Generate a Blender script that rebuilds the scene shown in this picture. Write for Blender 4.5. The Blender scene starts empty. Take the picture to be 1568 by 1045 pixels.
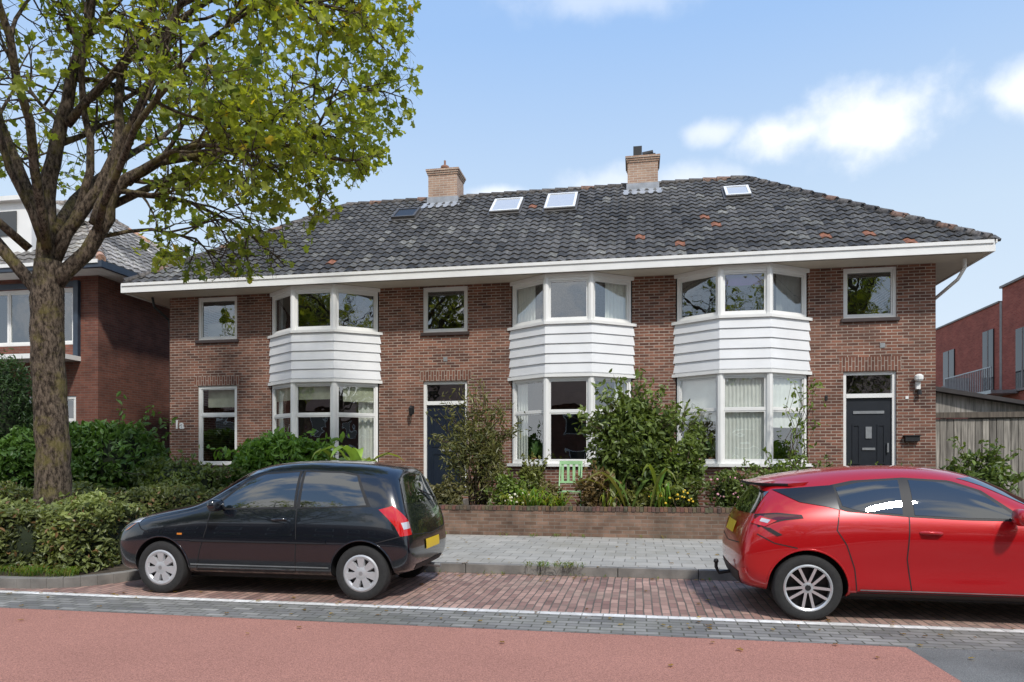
import bpy, bmesh, math, random
import numpy as np
from mathutils import Vector, Matrix
from mathutils.bvhtree import BVHTree
random.seed(7); rng=np.random.default_rng(7)
scene=bpy.context.scene
COL=scene.collection
rad=math.radians

# ---------------------------------------------------------------- helpers
class MB:
    def __init__(s): s.v=[];s.f=[];s.m=[];s.c=[]
    def add(s,vs,fs,mat=0,col=None,M=None):
        b=len(s.v)
        for p in vs:
            if M is not None: p=M@Vector(p)
            s.v.append((p[0],p[1],p[2])); s.c.append(col if col is not None else (1,1,1))
        for f in fs: s.f.append([b+i for i in f]); s.m.append(mat)
    def box(s,x0,x1,y0,y1,z0,z1,mat=0,M=None,col=None):
        vs=[(x0,y0,z0),(x1,y0,z0),(x1,y1,z0),(x0,y1,z0),(x0,y0,z1),(x1,y0,z1),(x1,y1,z1),(x0,y1,z1)]
        s.add(vs,[(0,3,2,1),(4,5,6,7),(0,1,5,4),(1,2,6,5),(2,3,7,6),(3,0,4,7)],mat,col,M)
    def quad(s,a,b,c,d,mat=0,M=None,col=None): s.add([a,b,c,d],[(0,1,2,3)],mat,col,M)
    def tube(s,pts,rs,n=6,mat=0,col=None,M=None,cap=True):
        pts=[Vector(p) for p in pts]; vs=[];fs=[]
        ref=None
        for i,p in enumerate(pts):
            t=(pts[min(i+1,len(pts)-1)]-pts[max(i-1,0)])
            if t.length<1e-9: t=Vector((0,0,1))
            t.normalize()
            if ref is None:
                ref=Vector((1,0,0)) if abs(t.x)<.8 else Vector((0,1,0))
            a=(ref-t*ref.dot(t)).normalized(); ref=a; b=t.cross(a)
            r=rs[i] if hasattr(rs,'__len__') else rs
            for k in range(n):
                an=2*math.pi*k/n
                vs.append(p+a*(math.cos(an)*r)+b*(math.sin(an)*r))
        for i in range(len(pts)-1):
            for k in range(n):
                k2=(k+1)%n
                fs.append((i*n+k,i*n+k2,(i+1)*n+k2,(i+1)*n+k))
        if cap:
            fs.append(tuple(range(n))[::-1]); fs.append(tuple((len(pts)-1)*n+k for k in range(n)))
        s.add(vs,fs,mat,col,M)
    def lathe(s,prof,n=32,mat=0,M=None,col=None):
        vs=[];fs=[]
        for r,y in prof:
            for k in range(n):
                a=2*math.pi*k/n; vs.append((r*math.cos(a),y,r*math.sin(a)))
        for i in range(len(prof)-1):
            for k in range(n):
                k2=(k+1)%n; fs.append((i*n+k,i*n+k2,(i+1)*n+k2,(i+1)*n+k))
        s.add(vs,fs,mat,col,M)
    def obj(s,name,mats,parent=None,smooth=False,sharp=None,bevel=0):
        me=bpy.data.meshes.new(name); me.from_pydata(s.v,[],s.f)
        for m in mats: me.materials.append(m)
        me.polygons.foreach_set('material_index',s.m)
        at=me.color_attributes.new('col','FLOAT_COLOR','POINT')
        arr=np.ones((len(s.v),4),dtype=np.float32); arr[:,:3]=np.array(s.c,dtype=np.float32)
        at.data.foreach_set('color',arr.ravel())
        if smooth: 
            me.polygons.foreach_set('use_smooth',[True]*len(me.polygons))
            if sharp: me.set_sharp_from_angle(angle=rad(sharp))
        me.update()
        o=bpy.data.objects.new(name,me); COL.objects.link(o)
        if parent: o.parent=parent
        if bevel:
            b=o.modifiers.new('b','BEVEL'); b.width=bevel; b.segments=2; b.limit_method='ANGLE'
        return o
def empty(name,loc=(0,0,0),rz=0):
    o=bpy.data.objects.new(name,None); COL.objects.link(o); o.location=loc; o.rotation_euler=(0,0,rz); return o

# ---------------------------------------------------------------- materials
def newmat(name):
    m=bpy.data.materials.new(name); m.use_nodes=True; nt=m.node_tree
    return m,nt,nt.nodes,nt.links,nt.nodes['Principled BSDF']
def mat(name,col,rough=.6,metal=0,var=.15,nscale=6,coat=0,spec=.5,bump=0,bscale=60):
    m,nt,N,L,P=newmat(name)
    P.inputs['Roughness'].default_value=rough; P.inputs['Metallic'].default_value=metal
    P.inputs['Coat Weight'].default_value=coat; P.inputs['Coat Roughness'].default_value=.03
    P.inputs['Specular IOR Level'].default_value=spec
    if var>0:
        tc=N.new('ShaderNodeNewGeometry'); nz=N.new('ShaderNodeTexNoise'); nz.inputs['Scale'].default_value=nscale; nz.inputs['Detail'].default_value=5
        L.new(tc.outputs['Position'],nz.inputs['Vector'])
        mx=N.new('ShaderNodeMix'); mx.data_type='RGBA'
        mx.inputs['A'].default_value=(*[c*(1-var) for c in col],1); mx.inputs['B'].default_value=(*[min(1,c*(1+var)) for c in col],1)
        mr=N.new('ShaderNodeMapRange'); mr.inputs[1].default_value=.3; mr.inputs[2].default_value=.7
        L.new(nz.outputs['Fac'],mr.inputs[0]); L.new(mr.outputs[0],mx.inputs['Factor']); L.new(mx.outputs['Result'],P.inputs['Base Color'])
    else: P.inputs['Base Color'].default_value=(*col,1)
    if bump>0:
        tc=N.new('ShaderNodeNewGeometry'); nz=N.new('ShaderNodeTexNoise'); nz.inputs['Scale'].default_value=bscale; nz.inputs['Detail'].default_value=4
        L.new(tc.outputs['Position'],nz.inputs['Vector']); b=N.new('ShaderNodeBump'); b.inputs['Strength'].default_value=bump; b.inputs['Distance'].default_value=.01
        L.new(nz.outputs['Fac'],b.inputs['Height']); L.new(b.outputs[0],P.inputs['Normal'])
    return m
def brickmat(name,c1,c2,mortar,bw=.22,bh=.065,ms=.007,plane='wall',offset=.5,var=.35,vs=1.3,rough=.85,bumps=.4,dirt=None,bias=0,swap=False,dth=(.48,.68,.7)):
    m,nt,N,L,P=newmat(name)
    g=N.new('ShaderNodeNewGeometry'); sp=N.new('ShaderNodeSeparateXYZ'); L.new(g.outputs['Position'],sp.inputs[0])
    cb=N.new('ShaderNodeCombineXYZ')
    if plane=='wall':
        ad=N.new('ShaderNodeMath'); ad.operation='ADD'; L.new(sp.outputs[0],ad.inputs[0]); L.new(sp.outputs[1],ad.inputs[1])
        if swap: L.new(sp.outputs[2],cb.inputs[0]); L.new(ad.outputs[0],cb.inputs[1])
        else: L.new(ad.outputs[0],cb.inputs[0]); L.new(sp.outputs[2],cb.inputs[1])
    else:
        if swap: L.new(sp.outputs[1],cb.inputs[0]); L.new(sp.outputs[0],cb.inputs[1])
        else: L.new(sp.outputs[0],cb.inputs[0]); L.new(sp.outputs[1],cb.inputs[1])
    wn=N.new('ShaderNodeTexNoise'); wn.inputs['Scale'].default_value=1.7; L.new(cb.outputs[0],wn.inputs['Vector'])
    wm=N.new('ShaderNodeVectorMath'); wm.operation='SCALE'; wm.inputs['Scale'].default_value=.03 if plane!='wall' else .012
    L.new(wn.outputs['Color'],wm.inputs[0]); wa=N.new('ShaderNodeVectorMath'); wa.operation='ADD'; L.new(cb.outputs[0],wa.inputs[0]); L.new(wm.outputs[0],wa.inputs[1])
    br=N.new('ShaderNodeTexBrick'); br.offset=offset
    br.inputs['Scale'].default_value=1; br.inputs['Brick Width'].default_value=bw; br.inputs['Row Height'].default_value=bh
    br.inputs['Mortar Size'].default_value=ms; br.inputs['Mortar Smooth'].default_value=.3; br.inputs['Bias'].default_value=bias
    br.inputs['Color1'].default_value=(*c1,1); br.inputs['Color2'].default_value=(*c2,1); br.inputs['Mortar'].default_value=(*mortar,1)
    L.new(wa.outputs[0],br.inputs['Vector'])
    nz=N.new('ShaderNodeTexNoise'); nz.inputs['Scale'].default_value=vs; nz.inputs['Detail'].default_value=6; nz.inputs['Roughness'].default_value=.65; L.new(g.outputs['Position'],nz.inputs['Vector'])
    mr=N.new('ShaderNodeMapRange'); mr.inputs[1].default_value=.3; mr.inputs[2].default_value=.7; mr.inputs[3].default_value=1-var; mr.inputs[4].default_value=1+var
    L.new(nz.outputs['Fac'],mr.inputs[0])
    mm=N.new('ShaderNodeVectorMath'); mm.operation='SCALE'; L.new(br.outputs['Color'],mm.inputs[0]); L.new(mr.outputs[0],mm.inputs['Scale'])
    last=mm.outputs[0]
    if dirt:
        n2=N.new('ShaderNodeTexNoise'); n2.inputs['Scale'].default_value=.6; n2.inputs['Detail'].default_value=8; n2.inputs['Roughness'].default_value=.7; L.new(g.outputs['Position'],n2.inputs['Vector'])
        m2=N.new('ShaderNodeMapRange'); m2.inputs[1].default_value=dth[0]; m2.inputs[2].default_value=dth[1]; m2.inputs[4].default_value=dth[2]; L.new(n2.outputs['Fac'],m2.inputs[0])
        mx=N.new('ShaderNodeMix'); mx.data_type='RGBA'; L.new(m2.outputs[0],mx.inputs['Factor']); L.new(last,mx.inputs['A']); mx.inputs['B'].default_value=(*dirt,1); last=mx.outputs['Result']
    L.new(last,P.inputs['Base Color']); P.inputs['Roughness'].default_value=rough
    b=N.new('ShaderNodeBump'); b.inputs['Strength'].default_value=bumps; b.inputs['Distance'].default_value=.008; b.invert=True
    L.new(br.outputs['Fac'],b.inputs['Height']); L.new(b.outputs[0],P.inputs['Normal'])
    return m
def colmat(name,rough=.7,scale=1.0,transl=0,nvar=.25,nscale=30,bump=0,spec=.3):
    m,nt,N,L,P=newmat(name)
    a=N.new('ShaderNodeVertexColor'); a.layer_name='col'
    g=N.new('ShaderNodeNewGeometry'); nz=N.new('ShaderNodeTexNoise'); nz.inputs['Scale'].default_value=nscale; nz.inputs['Detail'].default_value=4; L.new(g.outputs['Position'],nz.inputs['Vector'])
    mr=N.new('ShaderNodeMapRange'); mr.inputs[1].default_value=.3; mr.inputs[2].default_value=.7; mr.inputs[3].default_value=scale*(1-nvar); mr.inputs[4].default_value=scale*(1+nvar); L.new(nz.outputs['Fac'],mr.inputs[0])
    mm=N.new('ShaderNodeVectorMath'); mm.operation='SCALE'; L.new(a.outputs['Color'],mm.inputs[0]); L.new(mr.outputs[0],mm.inputs['Scale'])
    L.new(mm.outputs[0],P.inputs['Base Color']); P.inputs['Roughness'].default_value=rough; P.inputs['Specular IOR Level'].default_value=spec
    if transl>0:
        tr=N.new('ShaderNodeBsdfTranslucent'); sc=N.new('ShaderNodeVectorMath'); sc.operation='MULTIPLY'; sc.inputs[1].default_value=(1.9,1.85,.65)
        L.new(mm.outputs[0],sc.inputs[0]); L.new(sc.outputs[0],tr.inputs['Color'])
        mx=N.new('ShaderNodeMixShader'); mx.inputs[0].default_value=transl; L.new(P.outputs[0],mx.inputs[1]); L.new(tr.outputs[0],mx.inputs[2])
        L.new(mx.outputs[0],N['Material Output'].inputs['Surface'])
    return m
def glassmat(name,base=.21):
    # thin pane: angle-dependent mirror over a clear sheet (same from both sides)
    m=bpy.data.materials.new(name); m.use_nodes=True; N=m.node_tree.nodes; L=m.node_tree.links; N.clear()
    o=N.new('ShaderNodeOutputMaterial'); mx=N.new('ShaderNodeMixShader'); lw=N.new('ShaderNodeLayerWeight'); lw.inputs['Blend'].default_value=.5
    pw=N.new('ShaderNodeMath'); pw.operation='POWER'; pw.inputs[1].default_value=4; L.new(lw.outputs['Facing'],pw.inputs[0])
    ad=N.new('ShaderNodeMath'); ad.operation='MULTIPLY_ADD'; ad.use_clamp=True; ad.inputs[1].default_value=1-base; ad.inputs[2].default_value=base; L.new(pw.outputs[0],ad.inputs[0])
    t=N.new('ShaderNodeBsdfTransparent'); t.inputs[0].default_value=(.88,.92,.90,1); gl=N.new('ShaderNodeBsdfGlossy'); gl.inputs['Roughness'].default_value=.0
    gl.inputs['Color'].default_value=(.95,.97,1,1)
    g=N.new('ShaderNodeNewGeometry'); nz=N.new('ShaderNodeTexNoise'); nz.inputs['Scale'].default_value=1.6; L.new(g.outputs['Position'],nz.inputs['Vector'])
    b=N.new('ShaderNodeBump'); b.inputs['Strength'].default_value=.15; b.inputs['Distance'].default_value=.03; L.new(nz.outputs['Fac'],b.inputs['Height']); L.new(b.outputs[0],gl.inputs['Normal'])
    L.new(ad.outputs[0],mx.inputs[0]); L.new(t.outputs[0],mx.inputs[1]); L.new(gl.outputs[0],mx.inputs[2]); L.new(mx.outputs[0],o.inputs[0]); return m

M_brick=brickmat('house_brick',(.080,.031,.021),(.225,.093,.058),(.34,.285,.235),ms=.0085,var=.36,vs=1.4,bumps=.5,dirt=(.22,.12,.085),dth=(.50,.76,.45))
M_soldier=brickmat('soldier_brick',(.11,.042,.028),(.20,.08,.05),(.34,.285,.235),bw=.22,bh=.065,ms=.0085,swap=True)
M_brickL=brickmat('neighbour_brick',(.12,.04,.027),(.18,.065,.042),(.14,.10,.08))
M_brickR=brickmat('modern_brick',(.30,.055,.032),(.40,.09,.055),(.26,.12,.09),var=.2)
M_wallb=brickmat('garden_wall_brick',(.13,.075,.05),(.22,.135,.095),(.19,.155,.125),var=.4,vs=2.5,dirt=(.09,.08,.055))
M_chim=brickmat('chimney_brick',(.32,.20,.145),(.42,.28,.20),(.5,.45,.38),var=.2)
M_white=mat('white_paint',(.78,.78,.76),.35,var=.04,nscale=3)
M_white2=mat('white_board',(.74,.75,.76),.45,var=.05,nscale=2)
M_soffit=mat('soffit_paint',(.60,.55,.46),.5,var=.05)
M_sill=mat('dark_sill',(.045,.03,.028),.5)
M_navy=mat('navy_door',(.010,.016,.030),.3,var=.1)
M_grayd=mat('charcoal_door',(.018,.021,.027),.35,var=.1)
M_black=mat('black_plastic',(.012,.012,.013),.5,var=.1)
M_rubber=mat('rubber',(.02,.02,.02),.85,var=.2,nscale=30)
M_glass=glassmat('window_glass')
M_inter=mat('interior_wall',(.07,.062,.055),.9)
M_curt=mat('curtain_fabric',(.80,.79,.75),.9,var=.06)
M_lead=mat('lead_flashing',(.30,.32,.35),.5,var=.2)
M_metal=mat('zinc',(.35,.36,.37),.4,metal=.6)
M_tile=colmat('roof_tile',rough=.65,nvar=.55,nscale=20,spec=.3)
M_leaf=colmat('leaf',rough=.5,transl=.5,nvar=.15,nscale=8)
M_bleaf=colmat('shrub_leaf',rough=.42,transl=.25,nvar=.2,nscale=6,spec=.45)
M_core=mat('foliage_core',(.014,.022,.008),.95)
M_conc=mat('kerb_concrete',(.19,.18,.165),.85,var=.3,nscale=4,bump=.3)
M_soil=mat('soil',(.06,.045,.03),.95,var=.5,nscale=8,bump=.8,bscale=30)

def barkmat():
    m,nt,N,L,P=newmat('bark')
    g=N.new('ShaderNodeTexCoord'); mp=N.new('ShaderNodeMapping'); mp.inputs['Scale'].default_value=(1,1,.4); L.new(g.outputs['Object'],mp.inputs[0])
    nz=N.new('ShaderNodeTexNoise'); nz.inputs['Scale'].default_value=26; nz.inputs['Detail'].default_value=8; nz.inputs['Roughness'].default_value=.75; L.new(mp.outputs[0],nz.inputs['Vector'])
    n2=N.new('ShaderNodeTexNoise'); n2.inputs['Scale'].default_value=3.5; n2.inputs['Detail'].default_value=8; n2.inputs['Roughness'].default_value=.7; L.new(g.outputs['Object'],n2.inputs['Vector'])
    r1=N.new('ShaderNodeValToRGB'); r1.color_ramp.elements[0].color=(.03,.022,.016,1); r1.color_ramp.elements[0].position=.42; r1.color_ramp.elements[1].color=(.20,.155,.115,1); r1.color_ramp.elements[1].position=.60
    L.new(nz.outputs['Fac'],r1.inputs[0])
    r2=N.new('ShaderNodeValToRGB'); r2.color_ramp.elements[0].color=(0,0,0,1); r2.color_ramp.elements[0].position=.5; r2.color_ramp.elements[1].color=(.6,.6,.6,1); r2.color_ramp.elements[1].position=.62
    L.new(n2.outputs['Fac'],r2.inputs[0])
    mx=N.new('ShaderNodeMix'); mx.data_type='RGBA'; L.new(r2.outputs[0],mx.inputs['Factor']); L.new(r1.outputs[0],mx.inputs['A']); mx.inputs['B'].default_value=(.19,.165,.05,1)
    L.new(mx.outputs['Result'],P.inputs['Base Color']); P.inputs['Roughness'].default_value=.9; P.inputs['Specular IOR Level'].default_value=.2
    b=N.new('ShaderNodeBump'); b.inputs['Strength'].default_value=1; b.inputs['Distance'].default_value=.05; L.new(nz.outputs['Fac'],b.inputs['Height']); L.new(b.outputs[0],P.inputs['Normal'])
    return m
M_bark=barkmat()

# ---------------------------------------------------------------- world, sun, camera
AZ=rad(150); EL=rad(50)
W=bpy.data.worlds.new('World'); scene.world=W; W.use_nodes=True
N=W.node_tree.nodes; L=W.node_tree.links; N.clear()
out=N.new('ShaderNodeOutputWorld'); sky=N.new('ShaderNodeTexSky'); sky.sky_type='NISHITA'; sky.sun_disc=False; sky.sun_elevation=EL; sky.sun_rotation=AZ
sky.air_density=1.0; sky.dust_density=.6; sky.ozone_density=1.5
bg=N.new('ShaderNodeBackground'); bg.inputs[1].default_value=.15; L.new(sky.outputs[0],bg.inputs[0])
tc=N.new('ShaderNodeTexCoord'); sp=N.new('ShaderNodeSeparateXYZ'); L.new(tc.outputs['Generated'],sp.inputs[0])
def math_(op,a,b=None):
    n=N.new('ShaderNodeMath'); n.operation=op
    for i,x in enumerate((a,b)):
        if x is None: continue
        if isinstance(x,(int,float)): n.inputs[i].default_value=x
        else: L.new(x,n.inputs[i])
    return n.outputs[0]
def mrange(x,a,b,c,d,smooth=True):
    n=N.new('ShaderNodeMapRange'); n.interpolation_type='SMOOTHSTEP' if smooth else 'LINEAR'
    for i,v in zip((1,2,3,4),(a,b,c,d)): n.inputs[i].default_value=v
    L.new(x,n.inputs[0]); return n.outputs[0]
nz=N.new('ShaderNodeTexNoise'); nz.inputs['Scale'].default_value=13; nz.inputs['Detail'].default_value=8; nz.inputs['Roughness'].default_value=.55; L.new(tc.outputs['Generated'],nz.inputs['Vector'])
nzo=math_('MULTIPLY',math_('SUBTRACT',nz.outputs['Fac'],.5),1.9)
mask=None
for c,(a,b),dens in [((.268,.880,.394),(.105,.048),1),((.180,.893,.398),(.075,.030),.95),((.093,.905,.412),(.045,.020),.6),((.4165,.825,.397),(.045,.038),.85),((-.0345,.841,.556),(.15,.030),.35),((-.03,.928,.362),(.09,.028),.5),((-.181,.915,.355),(.06,.016),.75),((.06,.92,.36),(.08,.028),.5)]:
    v=N.new('ShaderNodeVectorMath'); v.operation='SUBTRACT'; L.new(tc.outputs['Generated'],v.inputs[0]); v.inputs[1].default_value=c
    w=N.new('ShaderNodeVectorMath'); w.operation='MULTIPLY'; L.new(v.outputs[0],w.inputs[0]); w.inputs[1].default_value=(1/a,1/a,1/b)
    l=N.new('ShaderNodeVectorMath'); l.operation='LENGTH'; L.new(w.outputs[0],l.inputs[0])
    val=math_('ADD',math_('SUBTRACT',1.0,l.outputs['Value']),nzo)
    mk=mrange(val,-.15,.85,0,dens)
    mask=mk if mask is None else math_('MAXIMUM',mask,mk)
n2=N.new('ShaderNodeTexNoise'); n2.inputs['Scale'].default_value=4.5; n2.inputs['Detail'].default_value=7; L.new(tc.outputs['Generated'],n2.inputs['Vector'])
back=math_('MULTIPLY',mrange(n2.outputs['Fac'],.47,.58,0,1),mrange(sp.outputs[1],0,-.3,0,1))
mask=math_('MAXIMUM',mask,back)
haze=N.new('ShaderNodeBackground'); haze.inputs[1].default_value=1.0
cr=N.new('ShaderNodeValToRGB'); L.new(sp.outputs[2],cr.inputs[0]); e=cr.color_ramp.elements
e[0].position=0; e[0].color=(.84,.92,1,1); e[1].position=.9; e[1].color=(.26,.48,.97,1)
x_=e.new(.30); x_.color=(.66,.82,1,1); x_=e.new(.52); x_.color=(.40,.625,1.0,1)
L.new(cr.outputs[0],haze.inputs[0])
m1=N.new('ShaderNodeMixShader'); m1.inputs[0].default_value=.88; L.new(bg.outputs[0],m1.inputs[1]); L.new(haze.outputs[0],m1.inputs[2])
cl=N.new('ShaderNodeBackground'); cl.inputs[0].default_value=(.97,.985,1,1); cl.inputs[1].default_value=1.2
m2=N.new('ShaderNodeMixShader'); L.new(mask,m2.inputs[0]); L.new(m1.outputs[0],m2.inputs[1]); L.new(cl.outputs[0],m2.inputs[2]); L.new(m2.outputs[0],out.inputs[0])

sd=Vector((math.sin(AZ)*math.cos(EL),math.cos(AZ)*math.cos(EL),math.sin(EL)))
sl=bpy.data.lights.new('sun','SUN'); sl.energy=3.5; sl.angle=rad(4); sl.color=(1,.955,.89)
so=bpy.data.objects.new('sun',sl); COL.objects.link(so); so.rotation_euler=sd.to_track_quat('Z','Y').to_euler()
cam=bpy.data.cameras.new('camera'); co=bpy.data.objects.new('camera',cam); COL.objects.link(co); scene.camera=co
cam.sensor_width=36; cam.lens=24.5; cam.shift_y=.1165; cam.clip_end=2000; cam.clip_start=.05
co.location=(0,0,1.5); co.rotation_euler=(rad(90),0,rad(10.15))
scene.view_settings.view_transform='Standard'; scene.view_settings.look='None'; scene.view_settings.exposure=0

# ---------------------------------------------------------------- ground
def sheet(name,pts,z,m):
    b=MB(); b.add([(x,y,z) for x,y in pts],[tuple(range(len(pts)))]); return b.obj(name,[m])
M_ground=mat('ground_grass',(.07,.09,.04),.95,var=.4,nscale=.5)
M_asph=mat('red_asphalt',(.41,.20,.155),.9,var=.07,nscale=.9,bump=.6,bscale=350,spec=.2)
def speckle(m,amt=.22,scale=260):
    nt=m.node_tree;N=nt.nodes;L=nt.links;P=N['Principled BSDF']; src=P.inputs['Base Color'].links[0].from_socket
    g=N.new('ShaderNodeNewGeometry'); nz=N.new('ShaderNodeTexNoise'); nz.inputs['Scale'].default_value=scale; nz.inputs['Detail'].default_value=2; L.new(g.outputs['Position'],nz.inputs['Vector'])
    mr=N.new('ShaderNodeMapRange'); mr.inputs[1].default_value=.35; mr.inputs[2].default_value=.65; mr.inputs[3].default_value=1-amt; mr.inputs[4].default_value=1+amt; L.new(nz.outputs['Fac'],mr.inputs[0])
    mm=N.new('ShaderNodeVectorMath'); mm.operation='SCALE'; L.new(src,mm.inputs[0]); L.new(mr.outputs[0],mm.inputs['Scale']); L.new(mm.outputs[0],P.inputs['Base Color'])
speckle(M_asph,.34,140)
M_gray=mat('gray_asphalt',(.16,.16,.15),.9,var=.25,nscale=1.5,bump=.6,bscale=300); speckle(M_gray,.4,160)
M_park=brickmat('parking_brick',(.22,.125,.105),(.41,.26,.21),(.11,.095,.08),bw=.205,bh=.085,ms=.008,plane='floor',swap=True,var=.28,vs=2,dirt=(.22,.18,.14),bumps=.7)
M_gut=brickmat('gutter_brick',(.15,.145,.14),(.28,.27,.25),(.08,.08,.06),bw=.205,bh=.1,ms=.008,plane='floor',var=.3,vs=1.5,dirt=(.13,.13,.10),bumps=.7)
M_line=brickmat('white_marking',(.78,.77,.74),(.62,.60,.57),(.25,.24,.22),bw=.205,bh=.12,ms=.006,plane='floor',var=.3,vs=9,dirt=(.33,.31,.28),dth=(.46,.66,.7))
M_pave=brickmat('paving_slab',(.31,.30,.27),(.40,.38,.34),(.16,.15,.13),bw=.30,bh=.30,ms=.008,plane='floor',offset=.5,var=.15,vs=1.6,dirt=(.25,.235,.19))
sheet('ground',[(-600,-600),(600,-600),(600,600),(-600,600)],0,M_ground)
sheet('road',[(-80,-1),(2.45,-1),(2.12,6.05),(-80,6.05)],.004,M_asph)
sheet('side_road',[(2.45,-1),(80,-1),(80,6.05),(2.12,6.05)],.0045,M_gray)
sheet('gutter',[(-80,6.05),(80,6.05),(80,6.72),(-80,6.72)],.006,M_gut)
sheet('road_marking',[(-80,6.72),(80,6.72),(80,6.84),(-80,6.84)],.008,M_line)
sheet('parking_strip',[(-80,6.84),(80,6.84),(80,9.0),(-80,9.0)],.005,M_park)
b=MB(); b.box(-80,80,-4,-1,.0,.12); b.obj('pavement',[M_pave])
b=MB(); b.box(-80,80,9.12,12.9,.0,.12); b.obj('pavement',[M_pave])
def strip_solid(mb,path,w,z0,z1,mat=0):
    P=[Vector((x,y)) for x,y in path]; Lf=[];R=[]
    for i,p in enumerate(P):
        d0=(P[i]-P[i-1]).normalized() if i>0 else (P[1]-P[0]).normalized()
        d1=(P[i+1]-P[i]).normalized() if i<len(P)-1 else d0
        n0=Vector((-d0.y,d0.x)); n1=Vector((-d1.y,d1.x)); n=(n0+n1).normalized(); k=1/max(.3,n.dot(n0))
        Lf.append(p+n*k*w); R.append(p)
    for i in range(len(P)-1):
        a,b_,c,d=R[i],R[i+1],Lf[i+1],Lf[i]
        vs=[(q.x,q.y,z0) for q in (a,b_,c,d)]+[(q.x,q.y,z1) for q in (a,b_,c,d)]
        mb.add(vs,[(4,5,6,7),(0,1,5,4),(2,3,7,6),(1,2,6,5),(3,0,4,7)],mat)
b=MB()
arc=[(-6.12-1.0+1.0*math.sin(t),7.98-1.0*math.cos(t)) for t in [rad(a) for a in range(0,91,10)]]
path=[]; x=-60
while x<-7.3: path.append((x,6.98)); x+=1.0
path+= [(px,py) for px,py in arc]+[(-6.12,9.0)]
strip_solid(b,path,.12,0,.125)
x=-6.24
while x<50:
    b.box(x+.004,x+.996,9.0,9.12,0,.126); x+=1.0
b.box(-60,-6.25,8.9,9.12,0,.127)
b.obj('kerb',[M_conc],bevel=.008)
b=MB(); pl=[(-60,7.1),(-7.12,7.1)]+[(-7.12+.88*math.sin(rad(a)),7.98-.88*math.cos(rad(a))) for a in range(10,91,16)]+[(-6.24,8.9),(-60,8.9)]
b.add([(x,y,.10) for x,y in pl],[tuple(range(len(pl)))]); b.obj('planting_bed',[M_soil])
b=MB(); b.box(-60,-5.1,12.9,16,0,.46); b.box(-3.9,8.3,12.9,16,0,.46); b.box(8.3,60,12.9,40,0,.2); b.box(-60,-11.9,16,40,0,.3); b.obj('garden_bed',[M_soil])
b=MB(); b.box(-5.1,-3.9,12.95,15.3,0,.42,0); b.box(-5.1,-3.9,15.3,16,0,.6,1); b.obj('garden_path',[M_pave,M_conc])
b=MB(); b.box(-3.85,7.6,12.57,12.79,.0,.585,0); b.box(-12,-5.15,12.57,12.79,.0,.5,0)
x=-3.87
while x<7.6:
    j=random.uniform(-.006,.006); b.box(x+.004,x+.066,12.555+j,12.80+j,.587,.66+j,1,col=(random.uniform(.09,.17),random.uniform(.07,.10),.06)); x+=.07
M_cop=colmat('coping_brick',rough=.9,nvar=.35,nscale=12)
b.obj('garden_wall',[M_wallb,M_cop])

# ---------------------------------------------------------------- main house
HY=16.0
house=empty('brick_house')
wall=MB()
ops=[(-10.96,-9.875,4.54,5.62),(-10.96,-9.875,1.38,3.38),(-8.95,-6.13,.2,5.66),(-5.02,-3.93,4.54,5.62),(-5.02,-3.93,.72,3.38),(-2.88,-.10,.2,5.66),(.86,3.65,.2,5.66),(4.37,5.43,4.54,5.62),(4.37,5.43,.72,3.40)]
def wall_open(mb,x0,x1,z0,z1,y0,y1,ops,mat=0):
    xs=sorted(set([x0,x1]+[o[0] for o in ops]+[o[1] for o in ops]))
    for a,c in zip(xs[:-1],xs[1:]):
        mid=(a+c)/2; z=z0
        for o in sorted([o for o in ops if o[0]<mid<o[1]],key=lambda o:o[2]):
            if o[2]>z: mb.box(a,c,y0,y1,z,o[2],mat)
            z=max(z,o[3])
        if z<z1: mb.box(a,c,y0,y1,z,z1,mat)
wall_open(wall,-11.755,6.19,.2,5.66,HY,HY+.22,ops)
wall.box(-11.755,-11.53,HY+.22,22.8,.2,5.66); wall.box(5.97,6.19,HY+.22,22.8,.2,5.66); wall.box(-11.755,6.19,22.8,23,.2,5.66)
for x0,x1,z in [(-11.05,-9.78,3.39),(-5.10,-3.84,3.39),(4.28,5.52,3.41)]:
    wall.box(x0,x1,HY-.006,HY+.05,z,z+.30 if x0>4 else z+.24,1)
wall.obj('walls',[M_brick,M_soldier],house)

fr=MB(); gl=MB(); sill=MB(); cur=MB(); intr=MB()
def window(M,w,h,vb=(),hb=(),fw=.055,bw=.05,d=.08,sash=True):
    fr.box(0,fw,0,d,0,h,0,M); fr.box(w-fw,w,0,d,0,h,0,M); fr.box(fw,w-fw,.001,d,0,fw,0,M); fr.box(fw,w-fw,.001,d,h-fw,h,0,M)
    for x in vb: fr.box(x-bw/2,x+bw/2,.006,d-.01,fw,h-fw,0,M)
    for z in hb: fr.box(fw,w-fw,.010,d-.012,z-bw/2,z+bw/2,0,M)
    xs=[fw]+list(vb)+[w-fw]; zs=[fw]+list(hb)+[h-fw]
    for i in range(len(xs)-1):
        for j in range(len(zs)-1):
            a=xs[i]+(bw/2 if i>0 else 0); c=xs[i+1]-(bw/2 if i<len(xs)-2 else 0); e=zs[j]+(bw/2 if j>0 else 0); f=zs[j+1]-(bw/2 if j<len(zs)-2 else 0)
            s=.03
            if sash:
                fr.box(a+.003,a+s,.018,d-.02,e+.003,f-.003,0,M); fr.box(c-s,c-.003,.018,d-.02,e+.003,f-.003,0,M); fr.box(a+s,c-s,.019,d-.02,e+.003,e+s,0,M); fr.box(a+s,c-s,.019,d-.02,f-s,f-.003,0,M)
            t=random.uniform(-.004,.004); t2=random.uniform(-.004,.004)
            gl.quad((a+.01,.045+t,e+.01),(c-.01,.045-t,e+.01),(c-.01,.045-t+t2,f-.01),(a+.01,.045+t+t2,f-.01),0,M)
T=Matrix.Translation
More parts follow.
